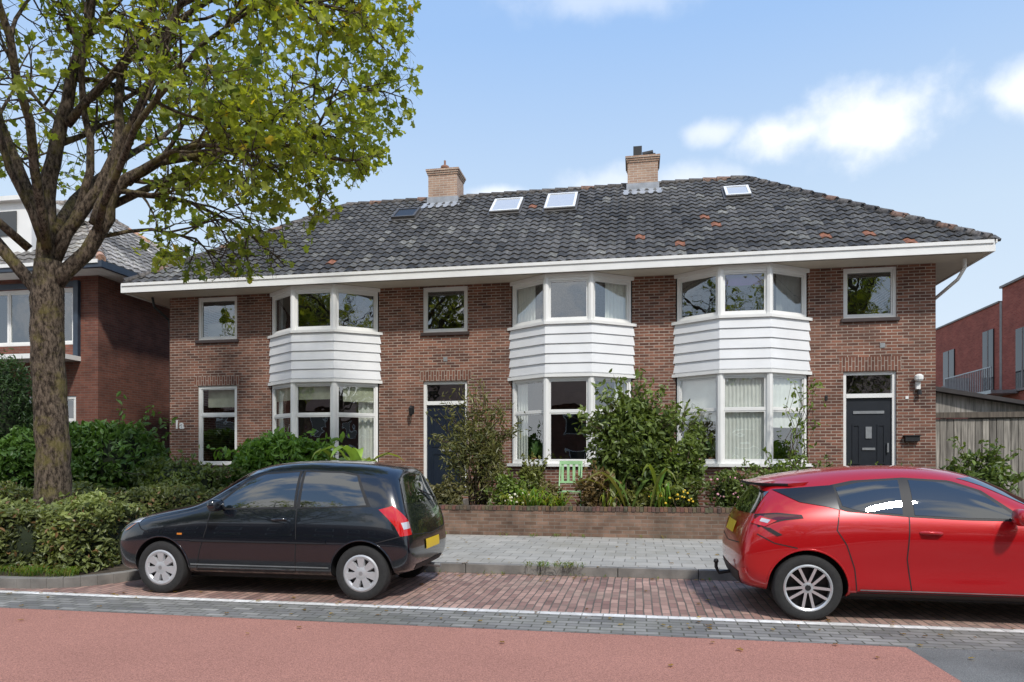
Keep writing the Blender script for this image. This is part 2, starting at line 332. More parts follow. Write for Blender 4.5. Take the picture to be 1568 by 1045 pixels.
for x0,x1,z0,z1,hb in [(-10.96,-9.875,4.54,5.62,()),(-10.96,-9.875,1.38,3.38,(1.27,)),(-5.02,-3.93,4.54,5.62,()),(4.37,5.43,4.54,5.62,())]:
    window(T((x0,HY+.03,z0)),x1-x0,z1-z0,(),hb,fw=.065)
    sill.box(x0-.05,x1+.05,HY-.05,HY+.04,z0-.075,z0-.003,0)
M_glassdark=mat('dark_glass',(.02,.025,.03),.05,var=0,spec=.8)
def door(x0,x1,z1,m,style):
    h=z1-.72; w=x1-x0; M=T((x0,HY+.05,.72))
    fr.box(0,.07,0,.1,0,h,0,M); fr.box(w-.07,w,0,.1,0,h,0,M); fr.box(.07,w-.07,.001,.1,h-.07,h,0,M); fr.box(.07,w-.07,-.01,.1,h-.56,h-.47,0,M)
    gl.quad((.08,.05,h-.46),(w-.08,.05,h-.46),(w-.08,.05,h-.08),(.08,.05,h-.08),0,M)
    D=MB(); D.box(.073,w-.073,.04,.09,.03,h-.563,0,M)
    def ring(a,c,e,f,t=.03,mm=0):
        D.box(a,c,.025,.045,e,e+t,mm,M); D.box(a,c,.025,.045,f-t,f,mm,M); D.box(a,a+t,.026,.045,e+t,f-t,mm,M); D.box(c-t,c,.026,.045,e+t,f-t,mm,M)
    if style==0:
        ring(.2,w-.2,.2,.95); ring(.2,w/2-.02,1.1,1.85); ring(w/2+.02,w-.2,1.1,1.85)
    else:
        ring(.18,w-.18,.15,.6); ring(.2,.36,.7,1.55); ring(w-.36,w-.2,.7,1.55); D.box(w/2-.06,w/2+.06,.02,.05,1.25,1.50,1,M); D.box(.22,w-.22,.022,.05,1.78,1.84,1,M)
    D.box(w/2-.13,w/2+.13,.02,.05,1.0,1.05,1,M); D.box(w-.17,w-.14,-.01,.05,.95,1.15,1,M)
    D.box(0,w,-.08,.1,0,.028,3,M)
    D.obj('front_door',[m,M_metal,M_glassdark,M_conc],house)
door(-5.02,-3.93,3.38,M_navy,0); door(4.37,5.43,3.40,M_grayd,1)

def offs(P,d):
    out=[]
    P=[Vector(p) for p in P]
    for i,p in enumerate(P):
        d0=(P[i]-P[i-1]).normalized() if i>0 else (P[1]-P[0]).normalized()
        d1=(P[i+1]-P[i]).normalized() if i<len(P)-1 else d0
        n0=Vector((d0.y,-d0.x)); n1=Vector((d1.y,-d1.x)); n=(n0+n1).normalized(); q=p+n*(d/max(.3,n.dot(n0)))
        if i in(0,len(P)-1):
            q=p+n0*d; dd=(P[1]-P[0]) if i==0 else (P[-1]-P[-2]); t=(HY-q.y)/dd.y; q=q+dd*t
        out.append(q)
    return out
def band(mb,P,d0,z0,d1,z1,mat=0,inner=-.08,under=True,top=True):
    A=offs(P,d0);B=offs(P,d1);C=offs(P,inner)
    for i in range(3):
        mb.quad((*A[i],z0),(*A[i+1],z0),(*B[i+1],z1),(*B[i],z1),mat)
        if under: mb.quad((*C[i],z0),(*C[i+1],z0),(*A[i+1],z0),(*A[i],z0),mat)
        if top: mb.quad((*B[i],z1),(*B[i+1],z1),(*C[i+1],z1),(*C[i],z1),mat)
bay=MB(); plinth=MB()
def curtain(xa,ya,xb,yb,z0,z1,waves=5,amp=.03,mat=0):
    n=waves*6; d=Vector((xb-xa,yb-ya)); nn=Vector((-d.y,d.x)).normalized()
    vs=[];fs=[]
    for i in range(n+1):
        t=i/n; p=Vector((xa,ya))+d*t+nn*amp*math.sin(t*waves*2*math.pi)
        vs+= [(p.x,p.y,z0),(p.x,p.y,z1)]
    for i in range(n): fs.append((2*i,2*i+2,2*i+3,2*i+1))
    cur.add(vs,fs,mat)
for bi,(xl,xr) in enumerate([(-8.95,-6.13),(-2.88,-.10),(.86,3.65)]):
    P=[(xl,HY),(xl+.88,HY-.6),(xr-.88,HY-.6),(xr,HY)]
    band(plinth,P,0,.3,0,1.36,0,inner=-.2)
    band(bay,P,.06,1.362,.06,1.43,1)
    band(bay,P,.05,3.35,.05,3.42,1)
    nb=5; z0=3.44; hh=(4.52-3.44)/nb
    for k in range(nb):
        band(bay,P,.034,z0+k*hh+.006,.010,z0+(k+1)*hh,0,inner=-.02,top=False)
    band(bay,P,.006,3.42,.006,4.52,0,inner=-.02)
    band(bay,P,.055,4.522,.055,4.585,1)
    band(bay,P,.02,5.56,.02,5.648,1)
    for i,p in enumerate(offs(P,-.045)):
        if i in (0,3): continue
        for z0_,z1_ in ((1.43,3.35),(4.585,5.56)):
            bay.tube([(p.x,p.y,z0_),(p.x,p.y,z1_)],.075,8,1)
    for i in range(3):
        a=Vector(P[i]); c=Vector(P[i+1]); d=(c-a); w=d.length; d.normalize(); n=Vector((d.y,-d.x)); ang=math.atan2(d.y,d.x)
        for zb,zt,hb in ((1.43,3.35,(1.15,)),(4.585,5.56,())):
            ins=.02
            M=Matrix.Translation((a.x+d.x*ins-n.x*.02,a.y+d.y*ins-n.y*.02,zb))@Matrix.Rotation(ang,4,'Z')
            window(M,w-2*ins,zt-zb,(),hb,fw=.065,bw=.045)
    for z in (1.30,3.46,4.50):
        q=[(*p,z) for p in P]; intr.add([ (x,y+.06,zz) for x,y,zz in q],[(0,1,2,3)],1)
    if bi==0:
        curtain(xl+.15,16.1,xl+.35,15.95,1.45,3.3,2); curtain(xr-.5,15.95,xr-.15,16.15,1.45,3.3,3)
        curtain(xl+.12,16.05,xl+.82,15.57,2.95,3.3,1,.003,1); curtain(xl+.98,15.53,xr-.98,15.53,2.95,3.3,1,.003,1); curtain(xr-.75,15.62,xr-.1,16.06,2.9,3.3,1,.003,1)
        curtain(xl+.15,16.1,xl+.35,15.95,4.6,5.5,2,.03,2)
    if bi==1:
        curtain(xl+.12,16.1,xl+.60,15.78,4.6,5.55,6,.035); curtain(xr-.60,15.78,xr-.12,16.1,4.6,5.55,6,.035)
        curtain(xl+.12,16.1,xl+.4,15.95,1.45,3.3,4); curtain(xr-.4,15.9,xr-.12,16.1,1.45,3.3,4)
    if bi==2:
        curtain(xl+.96,15.53,xr-.96,15.53,1.45,3.3,11,.012); curtain(xl+.12,16.08,xl+.84,15.60,2.35,3.3,1,.004); curtain(xr-.78,15.64,xr-.1,16.08,2.2,3.3,7,.008)
        curtain(xr-.7,15.75,xr-.12,16.12,4.6,5.5,4,.02,2); curtain(xl+.95,15.58,xr-.95,15.58,5.25,5.55,1,.01,3)
curtain(-10.8,16.2,-10.0,16.2,2.85,3.3,1,.004,1); curtain(-10.85,16.25,-9.95,16.25,4.55,5.0,1,.002,2)
M_shade=mat('roller_shade',(.52,.52,.40),.9); M_grayc=mat('gray_curtain',(.25,.25,.25),.9); M_purp=mat('purple_valance',(.16,.04,.26),.9)
plinth.obj('bay_plinth',[M_brick],house)
bay.obj('bay_cladding',[M_white2,M_white],house)
fr.obj('window_frames',[M_white],house)
gl.obj('window_glass',[M_glass],house)
sill.obj('window_sills',[M_sill],house)
cur.obj('curtains',[M_curt,M_shade,M_grayc,M_purp],house,smooth=True)
intr.box(-11.5,5.95,19.6,19.7,.3,5.6,0)
for x in (-5.9,-5.75,-3.4,.35,3.95): intr.box(x,x+.08,16.25,19.6,.3,5.6,0)
intr.box(-11.52,5.96,16.23,19.6,3.44,3.5,0); intr.box(-11.52,5.96,16.23,19.6,.6,.66,1)
for x in (-8.3,-1.9,1.6): intr.box(x,x+1.2,17.5,18.2,.66,1.45,2)
M_floor=mat('interior_floor',(.10,.065,.04),.6); M_furn=mat('furniture',(.18,.12,.07),.7)
intr.obj('interior',[M_inter,M_floor,M_furn],house)
pt=MB()
for x,y in ((1.35,15.78),(1.6,15.66),(1.15,15.95),(-8.5,15.85),(-2.3,15.72)):
    pt.lathe([(0,0),(.05,0),(.065,.12),(.055,.12)],12,0,Matrix.Translation((x,y,1.44))@Matrix.Rotation(rad(90),4,'X'),)
    for k in range(18):
        a=random.uniform(0,6.28); r=random.uniform(.06,.16); h=random.uniform(.15,.4)
        pt.add([(x,y,1.54),(x+r*.5*math.cos(a)+.03,y+r*.3*math.sin(a),1.5+h),(x+r*math.cos(a),y+r*.5*math.sin(a),1.54+h),(x+r*.5*math.cos(a)-.03,y+r*.3*math.sin(a),1.55+h)],[(0,1,2,3)],1)
pt.obj('window_plants',[mat('terracotta',(.35,.13,.07),.8),mat('plant_green',(.07,.14,.03),.5)],house)

# roof
EX0,EX1,EY0,EY1=-12.50,6.94,15.25,23.47; RUN=4.11; RZ0,RZ1=5.83,8.98
rf=MB()
sl_=math.hypot(RUN,RZ1-RZ0); 
def tiles(mb,O,U,V,Nn,Wd,H,ins,tw=.215,rh=.27,orange=0):
    O=Vector(O);U=Vector(U);V=Vector(V).normalized();Nn=Vector(Nn).normalized()
    nr=int(H/rh)+1; K=6
    for j in range(nr):
        v0=j*rh; v1=min(v0+rh+.03,H)
        if v0>=H-.02: break
        nc=int(Wd/tw)+1
        for i in range(nc):
            u0=i*tw+(0); uc=u0+tw/2
            if uc<ins*v0-.02 or uc>Wd-ins*v0+.02: continue
            lf=1+.22*math.sin(uc*.9+j*.35)*math.sin(uc*.31+1)
            g=random.gauss(.074,.018)*lf; g=max(.03,g); rr=random.random()
            c=(g*1.04,g,g*.94)
            op=.003+(orange if (uc>12.5 and v0<1.9) else 0)
            if rr<op: c=(.24,.10,.055)
            elif rr<op+.10: c=(g*1.7,g*1.66,g*1.5)
            jl=random.uniform(-.006,.008)
            vs=[]
            for (v,lift,front) in ((v0,0,1),(v0,.035+jl,0),(v1,.006,0)):
                for k in range(K):
                    t=k/(K-1); h=.040*(.5+.5*math.cos(2*math.pi*(t-.35)))
                    if front: h-=.02
                    vs.append(O+U*(u0+t*tw)+V*v+Nn*(h+lift))
            fs=[]
            for a in (0,1):
                for k in range(K-1): fs.append((a*K+k,a*K+k+1,(a+1)*K+k+1,(a+1)*K+k))
            mb.add(vs,fs,0,c)
kz=RZ1-RZ0
tiles(rf,(EX0,EY0-.03,RZ0),(1,0,0),(0,RUN,kz),(0,-kz,RUN),EX1-EX0,sl_,RUN/sl_,orange=.025)
tiles(rf,(EX1+.03,EY0,RZ0),(0,1,0),(-RUN,0,kz),(kz,0,RUN),EY1-EY0,sl_,RUN/sl_)
tiles(rf,(EX0-.03,EY1,RZ0),(0,-1,0),(RUN,0,kz),(-kz,0,RUN),EY1-EY0,sl_,RUN/sl_)
rf.quad((EX1,EY1,RZ0-.01),(EX0,EY1,RZ0-.01),(EX0+RUN,EY1-RUN,RZ1),(EX1-RUN,EY1-RUN,RZ1),0,col=(.08,.08,.08))
for q in [((EX0,EY0,RZ0-.02),(EX1,EY0,RZ0-.02),(EX1-RUN,EY0+RUN,RZ1-.02),(EX0+RUN,EY0+RUN,RZ1-.02))]: rf.quad(*q,0,col=(.02,.02,.02))
rf.add([(EX1,EY0,RZ0-.021),(EX1,EY1,RZ0-.021),(EX1-RUN,EY0+RUN,RZ1-.021)],[(0,1,2)],0,(.02,.02,.02))
rf.add([(EX0,EY0,RZ0-.021),(EX0,EY1,RZ0-.021),(EX0+RUN,EY0+RUN,RZ1-.021)],[(0,1,2)],0,(.02,.02,.02))
def caps(mb,a,b_,r=.10,ln=.36):
    a=Vector(a);b_=Vector(b_); d=b_-a; n=max(1,round(d.length/ln)); ln=d.length/n; d.normalize()
    for i in range(n):
        p=a+d*(i*ln); g=random.uniform(.05,.12); c=(g*1.1,g,g*.92)
        if random.random()<.12: c=(.18,.11,.08)
        mb.tube([p,p+d*(ln+.03)],[r*1.16,r*.88],9,0,c)
R0=Vector((EX0+RUN,EY0+RUN,RZ1+.01)); R1=Vector((EX1-RUN,EY0+RUN,RZ1+.01))
caps(rf,R0,R1); caps(rf,(EX1-.05,EY0+.03,RZ0+.06),R1); caps(rf,(EX0+.05,EY0+.03,RZ0+.06),R0); caps(rf,(EX1-.05,EY1-.03,RZ0+.06),R1); caps(rf,(EX0+.05,EY1-.03,RZ0+.06),R0)
rf.obj('roof',[M_tile],house,smooth=True,sharp=50)
ev=MB()
ev.box(EX0,EX1,EY0-.03,EY0,5.63,5.84,0); ev.box(EX0,EX1,EY1,EY1+.03,5.63,5.84,0); ev.box(EX1,EX1+.03,EY0-.03,EY1+.03,5.63,5.84,0); ev.box(EX0-.03,EX0,EY0-.03,EY1+.03,5.63,5.84,0)
ev.box(EX0,EX1,EY0-.055,EY0-.031,5.79,5.86,0); ev.box(EX1+.031,EX1+.055,EY0-.055,EY1,5.79,5.86,0)
ev.box(EX0+.001,EX1-.001,EY0+.001,HY,5.655,5.68,1); ev.box(EX0+.001,-11.755,HY,EY1-.001,5.655,5.68,1); ev.box(6.19,EX1-.001,HY,EY1-.001,5.655,5.68,1)
ev.box(EX0+.15,EX1-.15,EY0+.12,EY0+.125,5.648,5.656,2)
ev.obj('eaves',[M_white,M_soffit,M_black],house)
def slopeM(x,y,off=.06):
    z=RZ0+(y-EY0)*kz/RUN; V=Vector((0,RUN,kz)).normalized(); Nn=Vector((0,-kz,RUN)).normalized(); U=Vector((1,0,0))
    M=Matrix((U,V,Nn)).transposed().to_4x4(); M.translation=Vector((x,y,z))+Nn*off; return M
sk=MB()
for x,y,w,h,mt in [(-3.42,18.36,.78,1.0,0),(-1.96,18.40,.80,1.18,0),(2.48,18.29,.60,.70,0),(-6.19,18.26,.66,.70,3)]:
    M=slopeM(x,y); w2=w/2;h2=h/2
    sk.box(-w2-.05,w2+.05,-h2-.10,h2+.05,-.06,.03,3,M)
    sk.box(-w2,w2,-h2,h2,.03,.07,3,M)
    fw=.06; m0=0 if mt==0 else 3
    sk.box(-w2,w2,-h2,-h2+fw,.0705,.10,m0,M); sk.box(-w2,w2,h2-fw,h2,.0705,.10,m0,M); sk.box(-w2,-w2+fw,-h2+fw,h2-fw,.0705,.099,m0,M); sk.box(w2-fw,w2,-h2+fw,h2-fw,.0705,.099,m0,M)
    sk.box(-w2+fw,w2-fw,-h2+fw,h2-fw,.0705,.085,1 if mt==0 else 2,M)
M_skyg=mat('skylight_blind',(.45,.47,.49),.15,var=.03,coat=.5)
M_skyd=mat('skylight_dark_glass',(.02,.02,.018),.35,var=0,spec=.3)
sk.obj('skylights',[M_white,M_skyg,M_skyd,mat('skylight_frame',(.08,.075,.07),.5)],house)
ch=MB()
for x,w,top in [(-5.39,.84,9.72),(.157,.80,9.66)]:
    y0=19.0; y1=19.75
    ch.box(x-w/2,x+w/2,y0,y1,8.3,top-.16,0)
    for k in range(3): ch.box(x-w/2-.02*(k+1),x+w/2+.02*(k+1),y0-.02*(k+1),y1+.02*(k+1),top-.16+k*.053+.001,top-.16+(k+1)*.053,0)
    ch.box(x-w/2-.03,x+w/2+.03,y0-.03,y1+.03,8.3,8.93,1)
    M=slopeM(x,18.85,.05); ch.box(-w/2-.12,w/2+.12,-.22,.2,0,.02,1,M)
x=-5.42
ch.tube([(x,19.35,9.7),(x,19.35,9.86)],[.10,.08],10,2); ch.tube([(x,19.35,9.88),(x,19.35,9.93),(x,19.35,9.98)],[.13,.12,.03],10,2); ch.tube([(x,19.35,9.98),(x,19.35,10.1)],.03,6,2)
x=.157
ch.box(x-.28,x+.0,19.2,19.5,9.68,9.74,3); ch.box(x-.25,x-.02,19.22,19.46,9.76,10.03,3)
ch.tube([(x+.12,19.35,9.6),(x+.12,19.35,9.8)],.07,10,3); ch.tube([(x+.0,19.35,9.82),(x+.28,19.35,9.86)],.09,8,3); ch.box(x+.05,x+.34,19.2,19.5,9.78,9.80,3)
ch.obj('chimneys',[M_chim,M_lead,mat('clay_pot',(.25,.13,.09),.8),M_black],house)
dt=MB()
dt.tube([(6.62,15.7,5.63),(6.62,15.7,5.45),(6.55,15.85,5.25),(6.32,16.6,4.95),(6.25,16.8,4.75),(6.25,16.8,.5)],.035,10,2)
dt.tube([(-12.1,15.8,5.63),(-12.05,15.8,5.4),(-11.85,16.1,5.1),(-11.84,16.15,4.8),(-11.84,16.15,.5)],.03,10,1)
dt.box(-5.32,-5.24,HY-.02,HY,2.62,2.80,1); dt.tube([(-5.28,HY-.02,2.78),(-5.28,HY-.14,2.80)],.012,6,1); dt.tube([(-5.28,HY-.14,2.55),(-5.28,HY-.14,2.60),(-5.28,HY-.14,2.74),(-5.28,HY-.14,2.80)],[.03,.045,.06,.02],6,1)
dt.tube([(5.83,HY-.10,3.16),(5.83,HY-.10,3.20),(5.83,HY-.10,3.27),(5.83,HY-.10,3.31)],[.06,.085,.085,.04],10,2); dt.box(5.79,5.87,HY-.08,HY,3.0,3.15,2); dt.tube([(5.85,HY-.07,2.88),(5.85,HY-.07,2.98)],[.05,.04],8,1)
dt.box(5.57,5.85,HY-.10,HY,1.90,2.01,1); dt.box(5.55,5.87,HY-.12,HY,2.01,2.03,1)
dt.box(5.60,5.66,HY-.012,HY,2.80,2.86,2); dt.box(4.0,4.05,HY-.02,HY,2.8,2.9,1)
dt.box(-4.52,-4.42,HY-.012,HY,3.85,3.95,0); dt.box(5.1,5.2,HY-.012,HY,3.9,4.0,0)
dt.obj('wall_fittings',[M_metal,M_black,M_white],house)
tx=bpy.data.curves.new('house_number','FONT'); tx.body='1a'; tx.size=.30; tx.extrude=.008; tx.offset=.008; tx.materials.append(M_white)
to=bpy.data.objects.new('house_number',tx); COL.objects.link(to); to.parent=house; to.location=(-11.62,HY-.012,2.31); to.rotation_euler=(rad(90),0,0)
pb=MB(); 
for k in range(4): pb.box(-10.15,-9.35,14.3-.02*(k%2),14.7,.5+k*.16,.64+k*.16,0)
pb.obj('wooden_planter',[mat('pale_wood',(.42,.36,.25),.8)])

# ---------------------------------------------------------------- neighbour house (left)
nb_=empty('brick_house')
w2=MB(); ops2=[(-17.6,-14.55,4.55,6.05),(-17.6,-14.5,1.2,3.2)]
wall_open(w2,-23,-13.84,.2,6.35,16.0,16.22,ops2)
w2.box(-14.06,-13.84,16.22,24,.2,6.35); w2.box(-23,-13.84,24,24.2,.2,6.35); w2.box(-23,-22.8,16.22,24,.2,6.35)
w2.obj('walls',[M_brickL],nb_)
fr=MB();gl=MB();
window(T((-17.6,16.03,4.55)),3.05,1.5,(1.0,2.05),(),fw=.08); window(T((-17.6,16.03,1.2)),3.1,2.0,(1.0,2.05),(1.35,),fw=.08)
fr.obj('window_frames',[M_white],nb_); gl.obj('window_glass',[M_glass],nb_)
x3=MB(); x3.box(-23,-14.35,15.3,16,4.10,4.22,0); x3.box(-17.65,-14.4,15.95,16,6.06,6.20,1); x3.box(-14.50,-14.36,15.9,16,4.2,6.2,1)
ne=(-23.7,-13.15,15.3,24.9)
x3.box(ne[0],ne[1],ne[2]-.1,ne[2],6.30,6.46,1); x3.box(ne[1],ne[1]+.1,ne[2]-.1,ne[3],6.30,6.46,1); x3.box(ne[0],ne[1],ne[2]-.13,ne[2]-.101,6.40,6.49,0)
x3.box(ne[0],ne[1],ne[2],ne[3],6.33,6.36,0); x3.box(-22,-14.2,17.2,17.25,1,6.2,2)
x3.box(-17.7,-15.95,16.1,18.5,6.9,8.45,0); x3.box(-17.9,-15.75,15.95,18.8,8.45,8.57,0); x3.box(-17.2,-16.4,16.07,16.09,7.55,8.2,3)
x3.obj('trim',[M_white,mat('blue_gutter',(.03,.045,.07),.4),M_inter,M_glassdark],nb_)
r2=MB(); run=4.8; kz2=3.5; s2=math.hypot(run,kz2)
tiles(r2,(ne[0],ne[2],6.47),(1,0,0),(0,run,kz2),(0,-kz2,run),ne[1]-ne[0],s2,run/s2,tw=.3,rh=.36)
tiles(r2,(ne[1],ne[2],6.47),(0,1,0),(-run,0,kz2),(kz2,0,run),ne[3]-ne[2],s2,run/s2,tw=.3,rh=.36)
r2.quad((ne[0],ne[2],6.45),(ne[1],ne[2],6.45),(ne[1]-run,ne[2]+run,6.45+kz2),(ne[0]+run,ne[2]+run,6.45+kz2),0,col=(.1,.1,.1))
r2.add([(ne[1],ne[2],6.449),(ne[1],ne[3],6.449),(ne[1]-run,ne[2]+run,6.449+kz2)],[(0,1,2)],0,(.1,.1,.1))
A=Vector((ne[1],ne[2],6.53)); B=Vector((ne[1]-run,ne[2]+run,6.5+kz2)); C=Vector((ne[0]+run,ne[2]+run,6.5+kz2))
caps(r2,A,B); caps(r2,C,B); caps(r2,(ne[1],ne[3],6.53),B)
r2.c=[(c[0]*2.6,c[1]*2.5,c[2]*2.4) for c in r2.c]
r2.obj('roof',[M_tile],nb_,smooth=True,sharp=50)

# ---------------------------------------------------------------- modern building (right)
mb_=empty('apartment_building')
a=MB(); a.box(16.3,34,35.2,55,0,8.7,0); a.box(16.25,34.05,35.25,55.05,8.7,8.78,1); a.box(16.3,34,20,35,0,9.3,0); a.box(16.22,34.1,19.9,35.1,9.3,9.4,1)
a.box(16.28,16.3,35.0,35.2,0,8.7,1)
for y,z0,z1,w in [(43.3,5.5,7.3,.9),(40.4,5.5,7.3,1.3),(36.2,4.6,7.6,1.0),(33.2,4.6,7.2,1.1),(37.2,1.2,3.3,2),(43.3,1.2,3.4,1.2),(31,4.6,7.2,1.0),(40.4,2.0,3.6,1.3)]:
    a.box(16.24,16.31,y-w/2,y+w/2,z0,z1,2); a.box(16.2,16.32,y-w/2-.08,y+w/2+.08,z0-.1,z0,1)
    a.box(16.225,16.239,y-.04,y+.04,z0,z1,1)
a.box(15.2,16.29,33.6,38.2,4.42,4.57,3)
for k in range(27): a.box(15.2,15.23,33.6+k*.17,33.63+k*.17,4.57,5.55,3)
a.box(15.19,15.24,33.6,38.2,5.55,5.60,3); a.box(15.2,16.29,38.17,38.2,4.57,5.6,3)
a.obj('walls',[M_brickR,mat('parapet',(.25,.2,.18),.6),M_glassdark,M_metal],mb_)

# ---------------------------------------------------------------- wooden shed + fence right
def woodmat():
    m,nt,N,L,P=newmat('weathered_wood')
    a=N.new('ShaderNodeVertexColor'); a.layer_name='col'; g=N.new('ShaderNodeNewGeometry'); mp=N.new('ShaderNodeMapping'); mp.inputs['Scale'].default_value=(30,30,2); L.new(g.outputs['Position'],mp.inputs[0])
    nz=N.new('ShaderNodeTexNoise'); nz.inputs['Scale'].default_value=1; nz.inputs['Detail'].default_value=6; L.new(mp.outputs[0],nz.inputs['Vector'])
    mr=N.new('ShaderNodeMapRange'); mr.inputs[1].default_value=.3; mr.inputs[2].default_value=.7; mr.inputs[3].default_value=.5; mr.inputs[4].default_value=1.35; L.new(nz.outputs['Fac'],mr.inputs[0])
    mm=N.new('ShaderNodeVectorMath'); mm.operation='SCALE'; L.new(a.outputs['Color'],mm.inputs[0]); L.new(mr.outputs[0],mm.inputs['Scale']); L.new(mm.outputs[0],P.inputs['Base Color']); P.inputs['Roughness'].default_value=.9
    return m
M_wood=woodmat()
sh=MB(); x=6.35
while x<8.45:
    g=random.uniform(.18,.36); sh.box(x,x+.128,16.9+random.uniform(0,.012),16.925,.3,2.42+random.uniform(-.02,.02),0,col=(g,g*.92,g*.80)); x+=.142
sh.box(6.3,8.5,16.93,17.0,.6,.7,0,col=(.2,.17,.13)); sh.box(6.3,8.5,16.93,17.0,2.2,2.3,0,col=(.2,.17,.13)); sh.box(6.35,8.45,16.925,16.929,.3,2.4,0,col=(.03,.03,.02))
sh.box(6.3,8.55,16.85,16.93,2.44,2.56,0,col=(.12,.10,.08)); sh.box(8.45,8.57,16.82,16.94,.2,2.5,0,col=(.25,.22,.18))
sh.add([(6.25,16.9,3.1),(8.75,16.8,2.62),(8.75,20,2.62),(6.25,20,3.1),(6.25,16.9,3.2),(8.75,16.8,2.70),(8.75,20,2.70),(6.25,20,3.2)],[(0,1,2,3),(4,5,6,7),(0,1,5,4),(1,2,6,5),(2,3,7,6)],1)
sh.box(8.5,8.58,16.95,20,.2,2.6,0,col=(.22,.19,.16)); sh.add([(6.25,17.05,2.5),(8.5,17.05,2.5),(8.5,17.05,2.66),(6.25,17.05,3.09)],[(0,1,2,3)],0,(.3,.28,.25))
sh.obj('wooden_shed',[M_wood,mat('roof_felt',(.05,.045,.045),.9)])
fn=MB(); x=8.75
while x<20:
    g=random.uniform(.10,.16); fn.box(x,x+.12,17.6,17.62,.2,2.55,0,col=(g,g*.62,g*.4)); x+=.125
fn.box(8.7,20,17.63,17.68,.7,.8,0,col=(.1,.07,.05)); fn.box(8.7,20,17.63,17.68,2.1,2.2,0,col=(.1,.07,.05))
fn.obj('wooden_fence',[M_wood])

# ---------------------------------------------------------------- vegetation
def leafmesh(name,pos,size,shape,cols,mats,parent=None,up=None,upw=0,extra=None,faces=None):
    n=len(pos); k=len(shape)
    q=rng.normal(size=(n,3,3)); 
    z=q[:,0]; 
    if up is not None: z=z*(1-upw)+np.asarray(up)*upw*1.6
    z/=np.linalg.norm(z,axis=1,keepdims=True)
    x=q[:,1]; x-=z*np.sum(x*z,axis=1,keepdims=True); x/=np.linalg.norm(x,axis=1,keepdims=True); y=np.cross(z,x)
    R=np.stack([x,y,z],axis=1)
    V=np.einsum('ka,nab->nkb',shape,R)*size[:,None,None]+pos[:,None,:]
    V=V.reshape(-1,3)
    C=np.ones((n*k,4),dtype=np.float32); C[:,:3]=np.repeat(cols,k,axis=0)
    fl=[len(f) for f in faces]; tot=sum(fl)
    base=np.concatenate([np.array(f) for f in faces]); 
    loops=(base[None,:]+(np.arange(n)*k)[:,None]).ravel()
    starts=(np.cumsum([0]+fl[:-1])[None,:]+(np.arange(n)*tot)[:,None]).ravel(); tots=np.tile(fl,n)
    mi=np.zeros(len(starts),dtype=np.int32)
    if extra is not None and len(extra.v):
        off=len(V); V=np.vstack([V,np.array(extra.v)]); C=np.vstack([C,np.concatenate([np.array(extra.c),np.ones((len(extra.c),1))],axis=1)])
        el=[]; es=[]; et=[]; s=len(loops)
        for f in extra.f: es.append(s); et.append(len(f)); s+=len(f); el+= [i+off for i in f]
        loops=np.concatenate([loops,el]); starts=np.concatenate([starts,es]); tots=np.concatenate([tots,et]); mi=np.concatenate([mi,np.array(extra.m)+1])
    me=bpy.data.meshes.new(name); me.vertices.add(len(V)); me.vertices.foreach_set('co',V.astype(np.float32).ravel())
    me.loops.add(len(loops)); me.loops.foreach_set('vertex_index',loops.astype(np.int32)); me.polygons.add(len(starts))
    me.polygons.foreach_set('loop_start',starts.astype(np.int32)); me.polygons.foreach_set('loop_total',tots.astype(np.int32))
    for m in mats: me.materials.append(m)
    me.polygons.foreach_set('material_index',mi.astype(np.int32)); sm=(mi>0); me.polygons.foreach_set('use_smooth',sm)
    at=me.color_attributes.new('col','FLOAT_COLOR','POINT'); at.data.foreach_set('color',C.astype(np.float32).ravel())
    me.update(calc_edges=True); me.validate()
    o=bpy.data.objects.new(name,me); COL.objects.link(o)
    if parent:o.parent=parent
    return o
MAPLE=(np.array([(0,-.5,0),(.18,-.2,.03),(.5,-.15,.10),(.25,.1,.03),(.3,.4,.08),(0,.6,-.06),(-.3,.4,.08),(-.25,.1,.03),(-.5,-.15,.10),(-.18,-.2,.03)]),[(0,1,2,3,4,5),(0,5,6,7,8,9)])
OVAL=(np.array([(0,-.5,0),(.2,-.2,.06),(.2,.15,.06),(0,.5,-.08),(-.2,.15,.06),(-.2,-.2,.06)]),[(0,1,2,3),(0,3,4,5)])
LONG=(np.array([(0,-.5,0),(.12,-.15,.03),(.11,.2,.0),(0,.55,-.15),(-.11,.2,.0),(-.12,-.15,.03)]),[(0,1,2,3),(0,3,4,5)])

